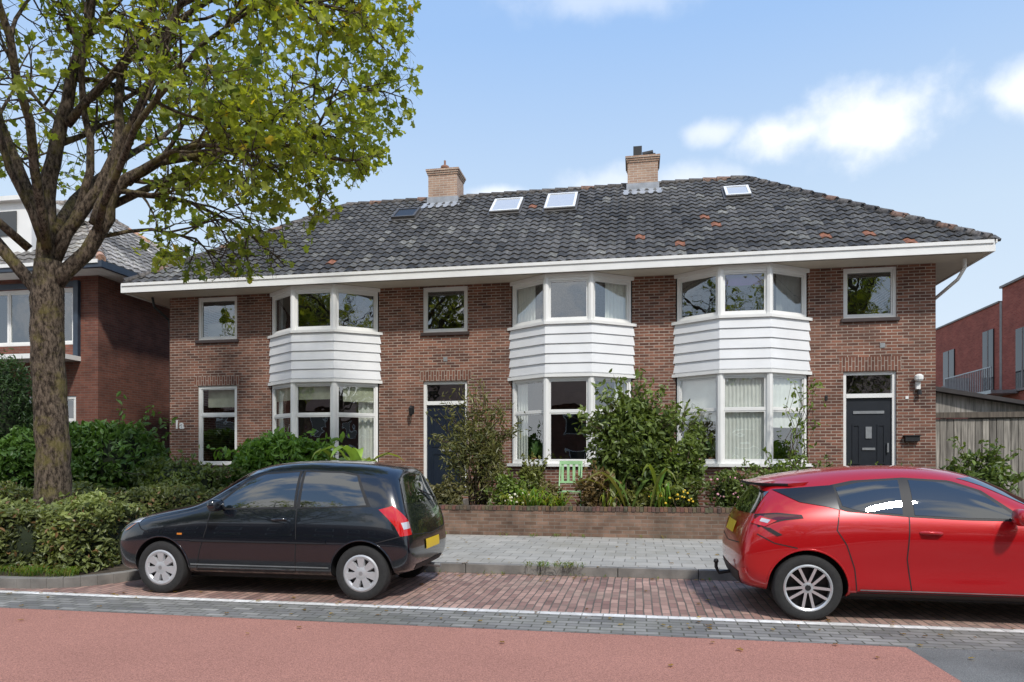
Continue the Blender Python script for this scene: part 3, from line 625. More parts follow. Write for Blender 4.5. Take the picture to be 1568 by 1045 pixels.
ZX=[-6,-1.5,0,1.0,1.6,2.1,2.6,3.2,3.8,4.3,4.8,5.2]; ZZ=[5.4,5.3,4.9,4.6,3.95,4.0,4.4,4.6,4.85,5.5,6.6,8.5]
def zlow(x,y): 
    k=(9.9+y)/9.9
    return 1.5+(np.interp(x/k,ZX,ZZ)-1.5)*k
def grow_tree():
    wood=MB(); leaves=[]
    tr=[(0,0,-.1),(.0,0,.22),(.03,0,.9),(.02,0,1.8),(-.04,0,2.8),(-.05,0,3.7),(-.03,0,4.25)]
    S=[];Rr=[];tR=[.40,.29,.235,.215,.205,.21,.18]
    for i in range(len(tr)-1):
        for t in (0,.25,.5,.75): S.append(Vector(tr[i]).lerp(Vector(tr[i+1]),t)+Vector((random.gauss(0,.008),random.gauss(0,.008),0))); Rr.append((tR[i]*(1-t)+tR[i+1]*t)*random.uniform(.96,1.04))
    S.append(Vector(tr[-1]));Rr.append(tR[-1])
    wood.tube(S,Rr,16,0)
    limbs=[
     ([(-.05,0,4.0),(-.12,.1,5.2),(-.03,.2,6.0),(.12,.3,7.0),(.3,.4,8.0),(.45,.4,9.2),(.5,.5,10.6)],.13),
     ([(-.1,0,3.7),(-.7,-.1,4.5),(-1.4,-.3,5.3),(-2.4,-.5,6.2),(-3.4,-.6,6.8),(-4.2,-.6,7.0)],.10),
     ([(.05,0,3.9),(.65,.1,4.7),(.85,.1,5.3),(1.45,.2,5.75),(2.4,.3,5.95),(3.3,.3,6.0),(4.1,.3,5.8)],.115),
     ([(.0,.1,4.5),(.75,.3,5.9),(.7,.5,7.1),(1.0,.7,8.2),(1.4,.9,9.3),(1.7,1,10.4)],.09),
     ([(.6,0,4.8),(.95,0,5.7),(1.6,-.3,6.7),(2.1,-.5,7.6),(2.8,-.7,8.6),(3.4,-.8,9.4)],.07),
     ([(0,-.1,4.4),(.3,-.9,5.8),(.4,-1.6,7.0),(.3,-2.2,8.2),(.2,-2.8,9.2)],.07),
     ([(0,.1,4.7),(-.1,1.1,5.8),(.2,2.2,6.9),(.4,3.1,7.7),(.6,3.8,8.4)],.08),
     ([(-.1,0,4.8),(-.8,.1,6.3),(-1.2,.2,7.6),(-1.6,.2,8.9),(-1.8,.1,10.1)],.08),
     ([(.7,.1,5.0),(1.7,1.0,6.1),(2.9,1.8,6.9),(3.9,2.3,7.2)],.06),
     ([(.65,-.0,4.7),(1.7,-.9,5.7),(2.8,-1.5,6.4),(3.8,-1.9,6.7)],.055),
     ([(.1,.2,6.3),(1.3,.1,7.4),(2.6,.2,8.3),(3.8,.3,8.8),(4.7,.2,8.9)],.06),
     ([(-.3,0,4.4),(-1.3,-1.2,5.8),(-2.2,-2.0,7),(-2.8,-2.6,8)],.06),
     ([(-.2,.1,4.8),(-1.5,1.4,6.3),(-2.6,2.4,7.4),(-3.3,3,8)],.06),
     ([(1.0,.15,5.4),(1.9,-.3,5.7),(2.9,-.5,5.6),(3.5,-.6,5.2)],.045),
     ([(.9,.1,5.3),(1.6,.9,5.4),(2.3,1.3,5.1),(2.8,1.6,4.6)],.045),
     ([(.4,.2,4.6),(1.1,.6,4.9),(1.7,.8,4.8),(2.1,.9,4.4)],.035),
     ([(2.1,-.5,7.6),(3.0,-.3,7.9),(4.0,.1,7.9),(4.9,.3,7.6)],.045),
     ([(1.4,.9,9.3),(2.4,.9,9.9),(3.3,.8,10.2),(4.2,.6,10.2)],.045),
     ([(1.45,.2,5.75),(2.5,.6,6.4),(3.5,.8,6.9),(4.5,.8,7.2)],.045),
     ([(-.08,0,4.5),(-.5,-.4,6.0),(-.45,-.6,7.5),(-.6,-.7,9.2)],.06),
     ([(.02,.1,4.3),(.45,.2,5.6),(.35,.1,7.0),(.9,-.2,8.6),(1.2,-.4,9.8)],.07),
    ]
    def rnd(): return Vector(rng.normal(size=3)).normalized()
    def inside(p,m=0): return (p.x/5.25)**2+(p.y/4.2)**2<1.0 and p.z>zlow(p.x,p.y)+m
    def branch(p,d,ln,r,lev):
        if not inside(p,.05 if lev<3 else 0): return
        pts=[p]; n=4 if lev<3 else 2; q=p.copy(); dd=d.copy()
        for i in range(n):
            dd=(dd+rnd()*.22+Vector((0,0,-.07 if lev>=2 else .02))).normalized(); q=q+dd*(ln/n)
            if not inside(q): break
            pts.append(q.copy())
        if len(pts)<2: return
        m_=len(pts)-1
        wood.tube(pts,[r*(1-.75*i/m_) for i in range(m_+1)],[0,6,4,3][lev],0,cap=False)
        if lev==3:
            nl=4 if p.x>.6 else 2
            for _ in range(nl):
                t=random.random(); base=pts[0].lerp(pts[-1],t*.9+.15); leaves.append(base+rnd()*random.uniform(.03,.12))
            return
        kids=[0,5,3][lev]
        for k in range(kids+1):
            t=.3+.7*(k+random.random()*.6)/(kids+.6); t=min(t,1); i=min(int(t*m_),m_-1); f=t*m_-i; bp=pts[i].lerp(pts[i+1],min(f,1))
            nd=(dd*.7+rnd()*.8).normalized()
            branch(bp,nd,ln*random.uniform(.42,.6) if lev<2 else random.uniform(.22,.42),r*.5,lev+1)
    for pts,r in limbs:
        P=[Vector(p) for p in pts]; m=len(P)
        S=[]
        for i in range(m-1):
            a=P[max(i-1,0)];b=P[i];c=P[i+1];d=P[min(i+2,m-1)]
            for t in (0,.33,.66):
                S.append(.5*((2*b)+(c-a)*t+(2*a-5*b+4*c-d)*t*t+(3*b-a-3*c+d)*t**3))
        S.append(P[-1]); S=[s+rnd()*.025 for s in S]
        n=len(S); wood.tube(S,[r*(1-.8*i/(n-1)) for i in range(n)],8,0)
        nk=9
        for k in range(nk):
            t=.34+.66*(k+random.random()*.5)/nk; i=min(int(t*(n-1)),n-2); tan=(S[i+1]-S[i]).normalized()
            nd=(tan*.65+rnd()*.75+Vector((0,0,.1))).normalized()
            branch(S[i],nd,random.uniform(.9,1.8)*(1.1-.35*t),r*.36*(1-.5*t)+.008,1)
        branch(S[-1],(S[-1]-S[-2]).normalized(),1.0,r*.2,1)
    return wood,leaves
wood,lv=grow_tree()
lp=np.array([tuple(p) for p in lv]); 
keep=lp[:,2]>zlow(lp[:,0],lp[:,1])
gap=np.sin(lp[:,0]*1.9+.5)+np.sin(lp[:,1]*2.1+1.3)+np.sin(lp[:,2]*2.3+.2)
keep&=~((gap<-.7)&(rng.random(len(lp))<.8))
lp=lp[keep]; n=len(lp); print('leaves',n)
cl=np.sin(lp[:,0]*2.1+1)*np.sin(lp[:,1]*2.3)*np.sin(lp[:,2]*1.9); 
mixv=np.clip(.50+.20*lp[:,0]/4+.07*(lp[:,2]-6)+.35*cl+rng.normal(size=n)*.2,0,1)[:,None]  # leaves lighten toward right and top: sunlit side painted into their colour
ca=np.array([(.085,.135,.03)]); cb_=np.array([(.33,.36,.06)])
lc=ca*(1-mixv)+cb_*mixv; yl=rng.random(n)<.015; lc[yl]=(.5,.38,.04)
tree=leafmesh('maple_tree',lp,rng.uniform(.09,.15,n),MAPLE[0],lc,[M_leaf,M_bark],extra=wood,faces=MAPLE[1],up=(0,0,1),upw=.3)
tree.location=(-8.2,8.6,.08); tree.rotation_euler=(0,0,rad(10))
for i,(x,y,s,rz) in enumerate([(-22,-12,1.3,1.0),(-14.5,-13,1.35,2.4),(4.0,-13,1.15,3.6),(12,-12,1.3,5.0),(20,-13,1.3,.3)]):
    o=bpy.data.objects.new('maple_tree',tree.data); COL.objects.link(o); o.location=(x,y,0); o.scale=(s,s,s); o.rotation_euler=(0,0,rz)

def bush(name,c,r,n,size,ca,cb,shape=OVAL,seed=1,clumps=22,core=.6,stems=0,mat_=None,up=.25,sprigs=0):
    g=np.random.default_rng(seed); c=np.array(c); r=np.array(r)
    d=g.normal(size=(clumps,3)); d/=np.linalg.norm(d,axis=1,keepdims=True); rad_=g.uniform(.35,.85,(clumps,1)); cc=d*rad_
    cs=g.uniform(.22,.42,clumps); tone=g.uniform(0,1,clumps)
    idx=g.integers(0,clumps,n); dd=g.normal(size=(n,3)); dd/=np.linalg.norm(dd,axis=1,keepdims=True)
    p=cc[idx]+dd*(cs[idx]*g.uniform(.6,1.08,n))[:,None]
    ns=n//3; q=g.normal(size=(ns,3)); q/=np.linalg.norm(q,axis=1,keepdims=True)
    if core>0: p[:ns]=q*g.uniform(core+.02,.88,(ns,1))
    ln=np.linalg.norm(p,axis=1); p[ln>1.15]*=(1.15/ln[ln>1.15])[:,None]
    zmin=c[2]-r[2]
    ex=MB(); extra_p=[]
    for s in range(sprigs):
        th=g.uniform(-.2,math.pi+.2); el=g.uniform(.0,1.0); dv=np.array([math.cos(th),-.5*g.uniform(-1,1),.35+abs(math.sin(th))*g.uniform(.5,1.3)]); dv/=np.linalg.norm(dv)
        a0=dv*.6; a1=dv*g.uniform(1.05,1.45)+g.normal(size=3)*.08; a1[2]-=g.uniform(0,.15)
        ex.tube([c+a0*r,c+(a0+a1)/2*r,c+a1*r],[.008,.006,.003],4,1)
        for t in np.linspace(.25,1.02,g.integers(9,17)): extra_p.append(a0+(a1-a0)*t+g.normal(size=3)*.05)
    if extra_p: p[-len(extra_p):]=np.array(extra_p)
    P=c+p*r; P[:,2]=np.maximum(P[:,2],zmin+.02)
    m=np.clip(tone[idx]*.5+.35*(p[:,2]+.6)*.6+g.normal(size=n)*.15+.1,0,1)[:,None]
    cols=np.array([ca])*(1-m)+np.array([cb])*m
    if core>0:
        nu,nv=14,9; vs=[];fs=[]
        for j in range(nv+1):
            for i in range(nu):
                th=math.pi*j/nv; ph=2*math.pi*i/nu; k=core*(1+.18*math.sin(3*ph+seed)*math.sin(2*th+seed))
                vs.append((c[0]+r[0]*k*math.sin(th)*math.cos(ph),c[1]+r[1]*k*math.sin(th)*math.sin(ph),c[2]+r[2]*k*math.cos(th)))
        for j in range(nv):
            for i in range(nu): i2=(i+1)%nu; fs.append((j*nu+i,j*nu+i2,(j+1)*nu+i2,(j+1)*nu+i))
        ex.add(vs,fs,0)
    for s in range(stems):
        a=g.uniform(0,6.28); e=cc[g.integers(0,clumps)]*r*1.05+c; b0=np.array([c[0]+.15*math.cos(a),c[1]+.15*math.sin(a),zmin-.05]); mid=(b0+e)/2+g.normal(size=3)*.07
        ex.tube([b0,mid,e],[.018,.012,.004],4,1)
    return leafmesh(name,P,g.uniform(size*.65,size*1.3,n),shape[0],cols,[mat_ or M_bleaf,M_core,M_bark],extra=ex,faces=shape[1],up=(0,-.3,1),upw=up)
def hedge(name,x0,x1,y0,y1,z0,z1,n,size,ca,cb,seed=1,shape=OVAL):
    g=np.random.default_rng(seed)
    A=[(x1-x0)*(z1-z0)*1.4,(x1-x0)*(y1-y0),(y1-y0)*(z1-z0)]; pr=np.array(A)/sum(A)
    w=g.choice(3,n,p=pr); u=g.random((n,3)); P=np.empty((n,3))
    P[:,0]=x0+u[:,0]*(x1-x0);P[:,1]=y0+u[:,1]*(y1-y0);P[:,2]=z0+u[:,2]*(z1-z0)
    P[w==0,1]=y0; P[w==1,2]=z1; P[w==2,0]=np.where(u[w==2,0]<.85,x1,x0)
    bump=.09*np.sin(P[:,0]*3.1+seed)*np.sin(P[:,1]*2.7)+.06*np.sin(P[:,0]*7.3)*np.cos(P[:,2]*6)
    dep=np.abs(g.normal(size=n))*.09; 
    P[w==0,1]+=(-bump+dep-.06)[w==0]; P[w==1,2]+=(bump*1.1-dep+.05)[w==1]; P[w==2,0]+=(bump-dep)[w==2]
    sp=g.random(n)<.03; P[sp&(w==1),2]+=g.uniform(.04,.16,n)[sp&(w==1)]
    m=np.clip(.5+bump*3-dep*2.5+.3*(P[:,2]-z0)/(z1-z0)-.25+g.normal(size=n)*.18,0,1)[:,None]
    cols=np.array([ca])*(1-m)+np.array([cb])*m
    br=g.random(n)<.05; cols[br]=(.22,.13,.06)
    ex=MB(); ex.box(x0+.08,x1-.1,y0+.07,y1-.07,z0-.05,z1-.09,0)  # dark filler box, added to block light coming through the leaves
    return leafmesh(name,P,g.uniform(size*.65,size*1.3,n),shape[0],cols,[M_bleaf,M_core],extra=ex,faces=shape[1],up=(0,-.4,1),upw=.35)
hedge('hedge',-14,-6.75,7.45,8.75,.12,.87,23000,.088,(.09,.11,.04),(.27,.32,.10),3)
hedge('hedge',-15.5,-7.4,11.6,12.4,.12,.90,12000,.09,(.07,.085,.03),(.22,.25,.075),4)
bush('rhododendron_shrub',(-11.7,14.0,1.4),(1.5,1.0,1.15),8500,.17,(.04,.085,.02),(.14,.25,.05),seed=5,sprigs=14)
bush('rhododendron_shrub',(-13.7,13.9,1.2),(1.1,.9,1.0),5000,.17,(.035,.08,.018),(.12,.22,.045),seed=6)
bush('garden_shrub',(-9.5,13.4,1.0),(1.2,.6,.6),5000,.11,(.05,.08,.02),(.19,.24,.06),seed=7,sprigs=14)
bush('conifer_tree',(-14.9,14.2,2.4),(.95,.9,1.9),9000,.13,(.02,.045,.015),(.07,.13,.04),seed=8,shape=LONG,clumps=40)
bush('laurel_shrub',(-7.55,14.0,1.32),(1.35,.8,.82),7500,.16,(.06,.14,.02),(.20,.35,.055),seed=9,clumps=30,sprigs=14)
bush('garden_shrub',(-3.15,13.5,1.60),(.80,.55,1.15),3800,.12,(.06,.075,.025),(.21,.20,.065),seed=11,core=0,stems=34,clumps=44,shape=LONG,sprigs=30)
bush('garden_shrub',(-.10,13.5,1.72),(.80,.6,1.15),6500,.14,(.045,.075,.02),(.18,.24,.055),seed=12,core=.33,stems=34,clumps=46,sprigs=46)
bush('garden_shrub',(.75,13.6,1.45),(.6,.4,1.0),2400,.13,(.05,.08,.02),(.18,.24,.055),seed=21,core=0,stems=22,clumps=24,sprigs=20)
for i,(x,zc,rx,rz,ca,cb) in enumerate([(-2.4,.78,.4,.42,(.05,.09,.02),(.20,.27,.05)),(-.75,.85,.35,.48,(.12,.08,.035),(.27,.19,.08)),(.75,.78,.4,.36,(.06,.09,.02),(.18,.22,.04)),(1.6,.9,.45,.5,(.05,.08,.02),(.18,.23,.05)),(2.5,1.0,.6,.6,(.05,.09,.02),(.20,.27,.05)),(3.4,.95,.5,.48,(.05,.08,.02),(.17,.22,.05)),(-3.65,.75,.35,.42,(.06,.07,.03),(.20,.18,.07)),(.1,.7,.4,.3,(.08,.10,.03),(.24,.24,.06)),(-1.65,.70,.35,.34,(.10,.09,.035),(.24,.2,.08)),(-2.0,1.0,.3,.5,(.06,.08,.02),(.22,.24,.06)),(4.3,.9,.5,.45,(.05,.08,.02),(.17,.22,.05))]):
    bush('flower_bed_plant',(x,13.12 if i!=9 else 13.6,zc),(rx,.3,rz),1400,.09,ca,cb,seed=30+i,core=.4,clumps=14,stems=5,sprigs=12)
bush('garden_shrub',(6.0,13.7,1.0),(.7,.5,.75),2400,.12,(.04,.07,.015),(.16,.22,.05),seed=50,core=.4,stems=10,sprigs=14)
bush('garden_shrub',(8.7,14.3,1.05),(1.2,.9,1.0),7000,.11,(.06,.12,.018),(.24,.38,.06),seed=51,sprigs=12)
def blades(name,specs,seed,cols,m):
    g=random.Random(seed); b=MB()
    for (cx,cy,cz,spread,h,n,w) in specs:
        for _ in range(n):
            a=g.uniform(0,6.28); s=g.uniform(.3,1)*spread; hh=h*g.uniform(.6,1.1); x=cx+g.uniform(-.12,.12)*spread*3; y=cy+g.uniform(-.1,.1)
            dx,dy=math.cos(a),math.sin(a); px,py=-dy*w,dx*w; c=[random.uniform(p,q) for p,q in zip(*cols)]
            pr=[(0,0,.25),(.2,.5,.9),(.45,.85,1.05),(.7,1,.9),(.95,.9,.5),(1.1,.72,.05)]
            vs=[]
            for t,zz,k in pr:
                P=(x+dx*s*t,y+dy*s*t,cz+hh*zz); vs+=[(P[0]-px*k,P[1]-py*k,P[2]+w*k*.4),P,(P[0]+px*k,P[1]+py*k,P[2]+w*k*.4)]
            fs=[]
            for i in range(len(pr)-1):
                for e_ in (0,1): q=i*3+e_; fs.append((q,q+1,q+4,q+3))
            b.add(vs,fs,0,c)
    return b.obj(name,[m],smooth=True)
blades('day_lily_plant',[(-1.9,12.95,.45,.4,.5,90,.012),(-1.5,12.95,.45,.4,.42,80,.012),(-2.3,12.95,.45,.35,.4,60,.012),(.45,13.0,.45,.4,.6,50,.015),(-.5,13.0,.45,.4,.5,30,.014)],3,((.14,.2,.035),(.30,.38,.08)),M_leaf)
blades('banana_plant',[(-5.75,13.2,1.0,1.0,.75,6,.12),(-5.35,13.2,1.05,.9,.68,5,.12)],8,((.22,.32,.06),(.32,.44,.09)),M_bleaf)
blades('banana_plant',[(-.35,12.95,.6,.9,.85,6,.07),(.45,13.0,.6,.6,.7,4,.06),(.15,12.9,.6,.8,.9,3,.07)],9,((.12,.17,.04),(.20,.26,.06)),M_bleaf)
blades('grass_tufts',[(-1.05+random.uniform(-.35,.35),8.95,.12,.12,.07,14,.004) for _ in range(9)]+[(random.uniform(-14,-6.5),7.2+random.uniform(0,.12),.1,.14,.12,18,.004) for _ in range(90)]+[(random.uniform(-3.5,1),12.5,.12,.08,.06,6,.004) for _ in range(14)]+[(random.uniform(-3,1),8.96,.0,.06,.05,6,.003) for _ in range(12)],5,((.08,.12,.02),(.2,.26,.05)),M_leaf)
rb=MB(); rl=[]
for k in range(9):
    x0=3.05+random.uniform(-.4,.35); p=Vector((x0,14.9,.5)); pts=[p.copy()]
    for j in range(9):
        p=p+Vector((random.uniform(-.13,.14),random.uniform(-.06,.06),random.uniform(.22,.34))); pts.append(p.copy())
        for _ in range(random.randint(1,5)): rl.append(p+Vector(rng.normal(size=3))*.10)
    rb.tube(pts,[.011*(1-.08*i) for i in range(len(pts))],5,1)
rp=np.array([tuple(p) for p in rl]); m=rng.random((len(rp),1)); leafmesh('climbing_rose',rp,rng.uniform(.08,.14,len(rp)),OVAL[0],np.array([(.08,.13,.02)])*(1-m)+np.array([(.2,.28,.05)])*m,[M_bleaf,M_core,M_bark],extra=rb,faces=OVAL[1])
fl=MB()
for (cx,cy,cz,rx,rz,n,c) in [(.6,12.85,.85,.4,.12,22,(.75,.5,.05)),(-2.2,12.85,.8,.3,.1,14,(.7,.65,.5)),(-12.2,12.95,1.9,.3,.3,8,(.8,.5,.03)),(1.6,12.85,1.0,.4,.2,12,(.6,.3,.35))]:
    for _ in range(n):
        x=cx+random.uniform(-rx,rx); z=cz+random.uniform(-rz,rz); s=random.uniform(.012,.028)
        fl.tube([(x,cy,z),(x+.002,cy-.01,z+.01)],[s,s*.5],6,0,c)
fl.obj('garden_flowers',[colmat('petals')])
gc=MB(); X=-1.25;Y=13.3
for k in range(4): gc.box(X-.19+k*.11,X-.14+k*.11,Y+.16,Y+.175,1.10,1.42,0)
gc.box(X-.22,X+.22,Y+.15,Y+.18,1.42,1.49,0); gc.box(X-.22,X+.22,Y+.15,Y+.18,1.06,1.10,0)
for k in range(5): gc.box(X-.2,X+.2,Y-.24+k*.08,Y-.19+k*.08,.90,.915,0)
for s in (-.21,.21):
    gc.tube([(X+s,Y-.25,.46),(X+s,Y+.17,1.48)],.013,6,0); gc.tube([(X+s,Y+.22,.46),(X+s,Y-.22,.91)],.013,6,0); gc.tube([(X+s,Y-.25,.90),(X+s,Y+.15,.90)],.012,6,0)
gc.obj('garden_chair',[mat('green_paint',(.34,.58,.30),.4)])
nf=430; fx=rng.uniform(-10,5,nf); fy=np.concatenate([rng.uniform(6,12.5,150),rng.normal(8.8,.15,170),rng.normal(6.6,.3,90),rng.uniform(4,6,20)]); fz=np.where((fy>9.0)&(fy<12.55),.135,.02)
m=rng.random((nf,1)); leafmesh('fallen_leaves',np.stack([fx,fy,fz],1),rng.uniform(.025,.06,nf),MAPLE[0],np.array([(.16,.08,.03)])*(1-m)+np.array([(.40,.28,.07)])*m,[M_leaf],faces=MAPLE[1],up=(0,0,1),upw=.9)

# across the street, seen in reflections
ac=empty('brick_house'); q=MB(); q.box(-40,40,-32,-22,0,5.6,0)
q.add([(-40,-21.5,5.5),(40,-21.5,5.5),(40,-27,8.6),(-40,-27,8.6),(-40,-32.5,5.5),(40,-32.5,5.5)],[(0,1,2,3),(3,2,5,4)],1)
x=-39
while x<38:
    for z in (1.0,3.6): q.box(x,x+1.6,-22,-21.95,z,z+1.4,2); q.box(x+.1,x+1.5,-21.95,-21.94,z+.1,z+1.3,3)
    x+=3.1
q.obj('walls',[M_brickL,mat('far_roof',(.12,.07,.05),.8),M_white,M_glassdark],ac)
hedge('hedge',-40,40,-5.2,-4.2,0,1.1,6000,.25,(.03,.06,.015),(.10,.16,.04),61)

# ---------------------------------------------------------------- cars
def subs_eval(o):
    dg=bpy.context.evaluated_depsgraph_get(); dg.update(); me=bpy.data.meshes.new_from_object(o.evaluated_get(dg)); return me
def carpaint(name,c,rough=.3,coat=1.0,metal=.3,ior=1.5,fl=False):
    m,nt,N,L,P=newmat(name); P.inputs['Base Color'].default_value=(*c,1); P.inputs['Roughness'].default_value=rough; P.inputs['Metallic'].default_value=metal; P.inputs['Coat Weight'].default_value=coat; P.inputs['Coat Roughness'].default_value=.012; P.inputs['IOR'].default_value=ior
    return m
M_cglass=carpaint('car_glass',(.006,.009,.009),.01,1,0,1.9); M_cglass.node_tree.nodes['Principled BSDF'].inputs['Coat IOR'].default_value=1.6
M_chrome=carpaint('chrome',(.6,.6,.62),.15,0,1)
M_alloy=carpaint('alloy',(.62,.63,.65),.28,.3,.7)
M_hub=mat('hubcap_silver',(.50,.51,.53),.35,metal=.4,var=.05)
M_redl=carpaint('tail_lens',(.50,.006,.008),.08,1,0)
M_dredl=carpaint('dark_tail_lens',(.08,.004,.005),.08,1,0)
M_clear=carpaint('clear_lens',(.55,.56,.58),.08,1,.3)
M_amber=carpaint('amber_lens',(.6,.2,.02),.1,1,0)
M_plate=mat('plate_yellow',(.72,.50,.02),.4,var=.02)
M_trim=mat('arch_black',(.01,.01,.011),.6,var=.05)
M_gblack=carpaint('gloss_black_trim',(.006,.006,.007),.3,.4,0)

def ring_full(r):
    near=[(p[0],-p[1],p[2]) for p in r]; far=[(p[0],p[1],p[2]) for p in r[1:-1]][::-1]
    return near+far
class Car:
    def __init__(s,name,rings,axles,zc,R,archR,loc,rz,paint):
        s.root=empty(name,loc,rz); vs=[];fs=[]
        for r in rings: vs+=ring_full(r)
        n=16
        for i in range(len(rings)-1):
            for k in range(n):
                k2=(k+1)%n; fs.append((i*n+k,i*n+k2,(i+1)*n+k2,(i+1)*n+k))
        for base,flip in ((0,0),((len(rings)-1)*n,1)):
            cap=[(0,1,15)]+[(i,i+1,15-i,16-i) for i in range(1,7)]+[(7,8,9)]
            for c in cap:
                c=[base+i for i in c]; fs.append(tuple(c if flip else c[::-1]))
        me=bpy.data.meshes.new('tmp'); me.from_pydata(vs,[],fs); bm=bmesh.new(); bm.from_mesh(me); bmesh.ops.recalc_face_normals(bm,faces=bm.faces); bm.to_mesh(me); bm.free()
        o=bpy.data.objects.new('tmp',me); COL.objects.link(o); md=o.modifiers.new('s','SUBSURF'); md.levels=3; md.render_levels=3
        me2=subs_eval(o); o.modifiers.clear(); o.data=me2
        bm=bmesh.new(); bm.from_mesh(me2); s.bvh=BVHTree.FromBMesh(bm); bm.free()
        cut=MB()
        for ax in axles:
            for sg in (-1,1):
                cut.tube([(ax,sg*.56,zc),(ax,sg*1.1,zc)],archR,48,0)
        cme=bpy.data.meshes.new('cut'); cme.from_pydata(cut.v,[],cut.f); bm=bmesh.new(); bm.from_mesh(cme); bmesh.ops.recalc_face_normals(bm,faces=bm.faces); bm.to_mesh(cme); bm.free()
        c=bpy.data.objects.new('cut',cme); COL.objects.link(c)
        md=o.modifiers.new('b','BOOLEAN'); md.operation='DIFFERENCE'; md.object=c; md.solver='EXACT'
        me3=subs_eval(o); bpy.data.objects.remove(c); bpy.data.objects.remove(o)
        me3.materials.clear(); me3.materials.append(paint); me3.materials.append(M_trim); me3.name='body'
        for p in me3.polygons:
            cc=p.center; p.material_index=0; p.use_smooth=True
            for ax in axles:
                if math.hypot(cc.x-ax,cc.z-zc)<archR+.003: p.material_index=1
            if cc.z<.235 and p.normal.z<-.5: p.material_index=1
        me3.set_sharp_from_angle(angle=rad(40))
        b=bpy.data.objects.new('body',me3); COL.objects.link(b); b.parent=s.root; s.body=b
        s.mb=MB(); s.mats=[]; s.axles=axles; s.zc=zc; s.archR=archR
        for ax in axles:
            for sg in (-1,1):
                pts=[]
                for k in range(0,33):
                    a=rad(-18+216*k/32); x=ax+math.cos(a)*(archR+.004); z=zc+math.sin(a)*(archR+.004)
                    h=s.hit((x,sg*.9,z),(0,-sg,0))
                    if h: pts.append(h[0]+Vector((0,sg*.001,0)))
                if len(pts)>3: s.mb.tube(pts,.009,6,s.mi(paint))
    def mi(s,m):
        if m not in s.mats: s.mats.append(m)
        return s.mats.index(m)
    def hit(s,p,d):
        p=Vector(p); d=Vector(d).normalized(); h=s.bvh.ray_cast(p-d*1.2,d,4)
        if h[0] is None: return None
        n=h[1]
        if n.dot(d)>0: n=-n
        return h[0],n
    def patch(s,A,B,d,m,off=.004,n=14,k=8,both=True):
        for sg in ((1,-1) if both else (1,)):
            def rs(P):
                P=[Vector((p[0],p[1]*sg,p[2])) for p in P]; ln=[0]
                for i in range(len(P)-1): ln.append(ln[-1]+(P[i+1]-P[i]).length)
                out=[]
                for j in range(n+1):
                    t=ln[-1]*j/n; i=0
                    while i<len(P)-2 and ln[i+1]<t: i+=1
                    f=(t-ln[i])/max(1e-6,ln[i+1]-ln[i]); out.append(P[i].lerp(P[i+1],min(f,1)))
                return out
            a=rs(A); b_=rs(B); vs=[];fs=[]; dd=Vector((d[0],d[1]*sg,d[2]))
            for j in range(n+1):
                for q in range(k+1):
                    p=a[j].lerp(b_[j],q/k); h=s.hit(p,dd); vs.append(h[0]+h[1]*off if h else p)
            for j in range(n):
                for q in range(k): fs.append((j*(k+1)+q,j*(k+1)+q+1,(j+1)*(k+1)+q+1,(j+1)*(k+1)+q))
            s.mb.add(vs,fs,s.mi(m))
    def seam(s,P,d,w=.010,m=None,off=.0025,both=True,n=24):
        P=[Vector(p) for p in P]; d_=Vector(d); A=[];B=[]
        for i,p in enumerate(P):
            t=(P[min(i+1,len(P)-1)]-P[max(i-1,0)]).normalized(); pr=t.cross(d_).normalized()*w/2; A.append(p+pr);B.append(p-pr)
        s.patch(A,B,d,m or M_trim,off,n=n,k=1,both=both)
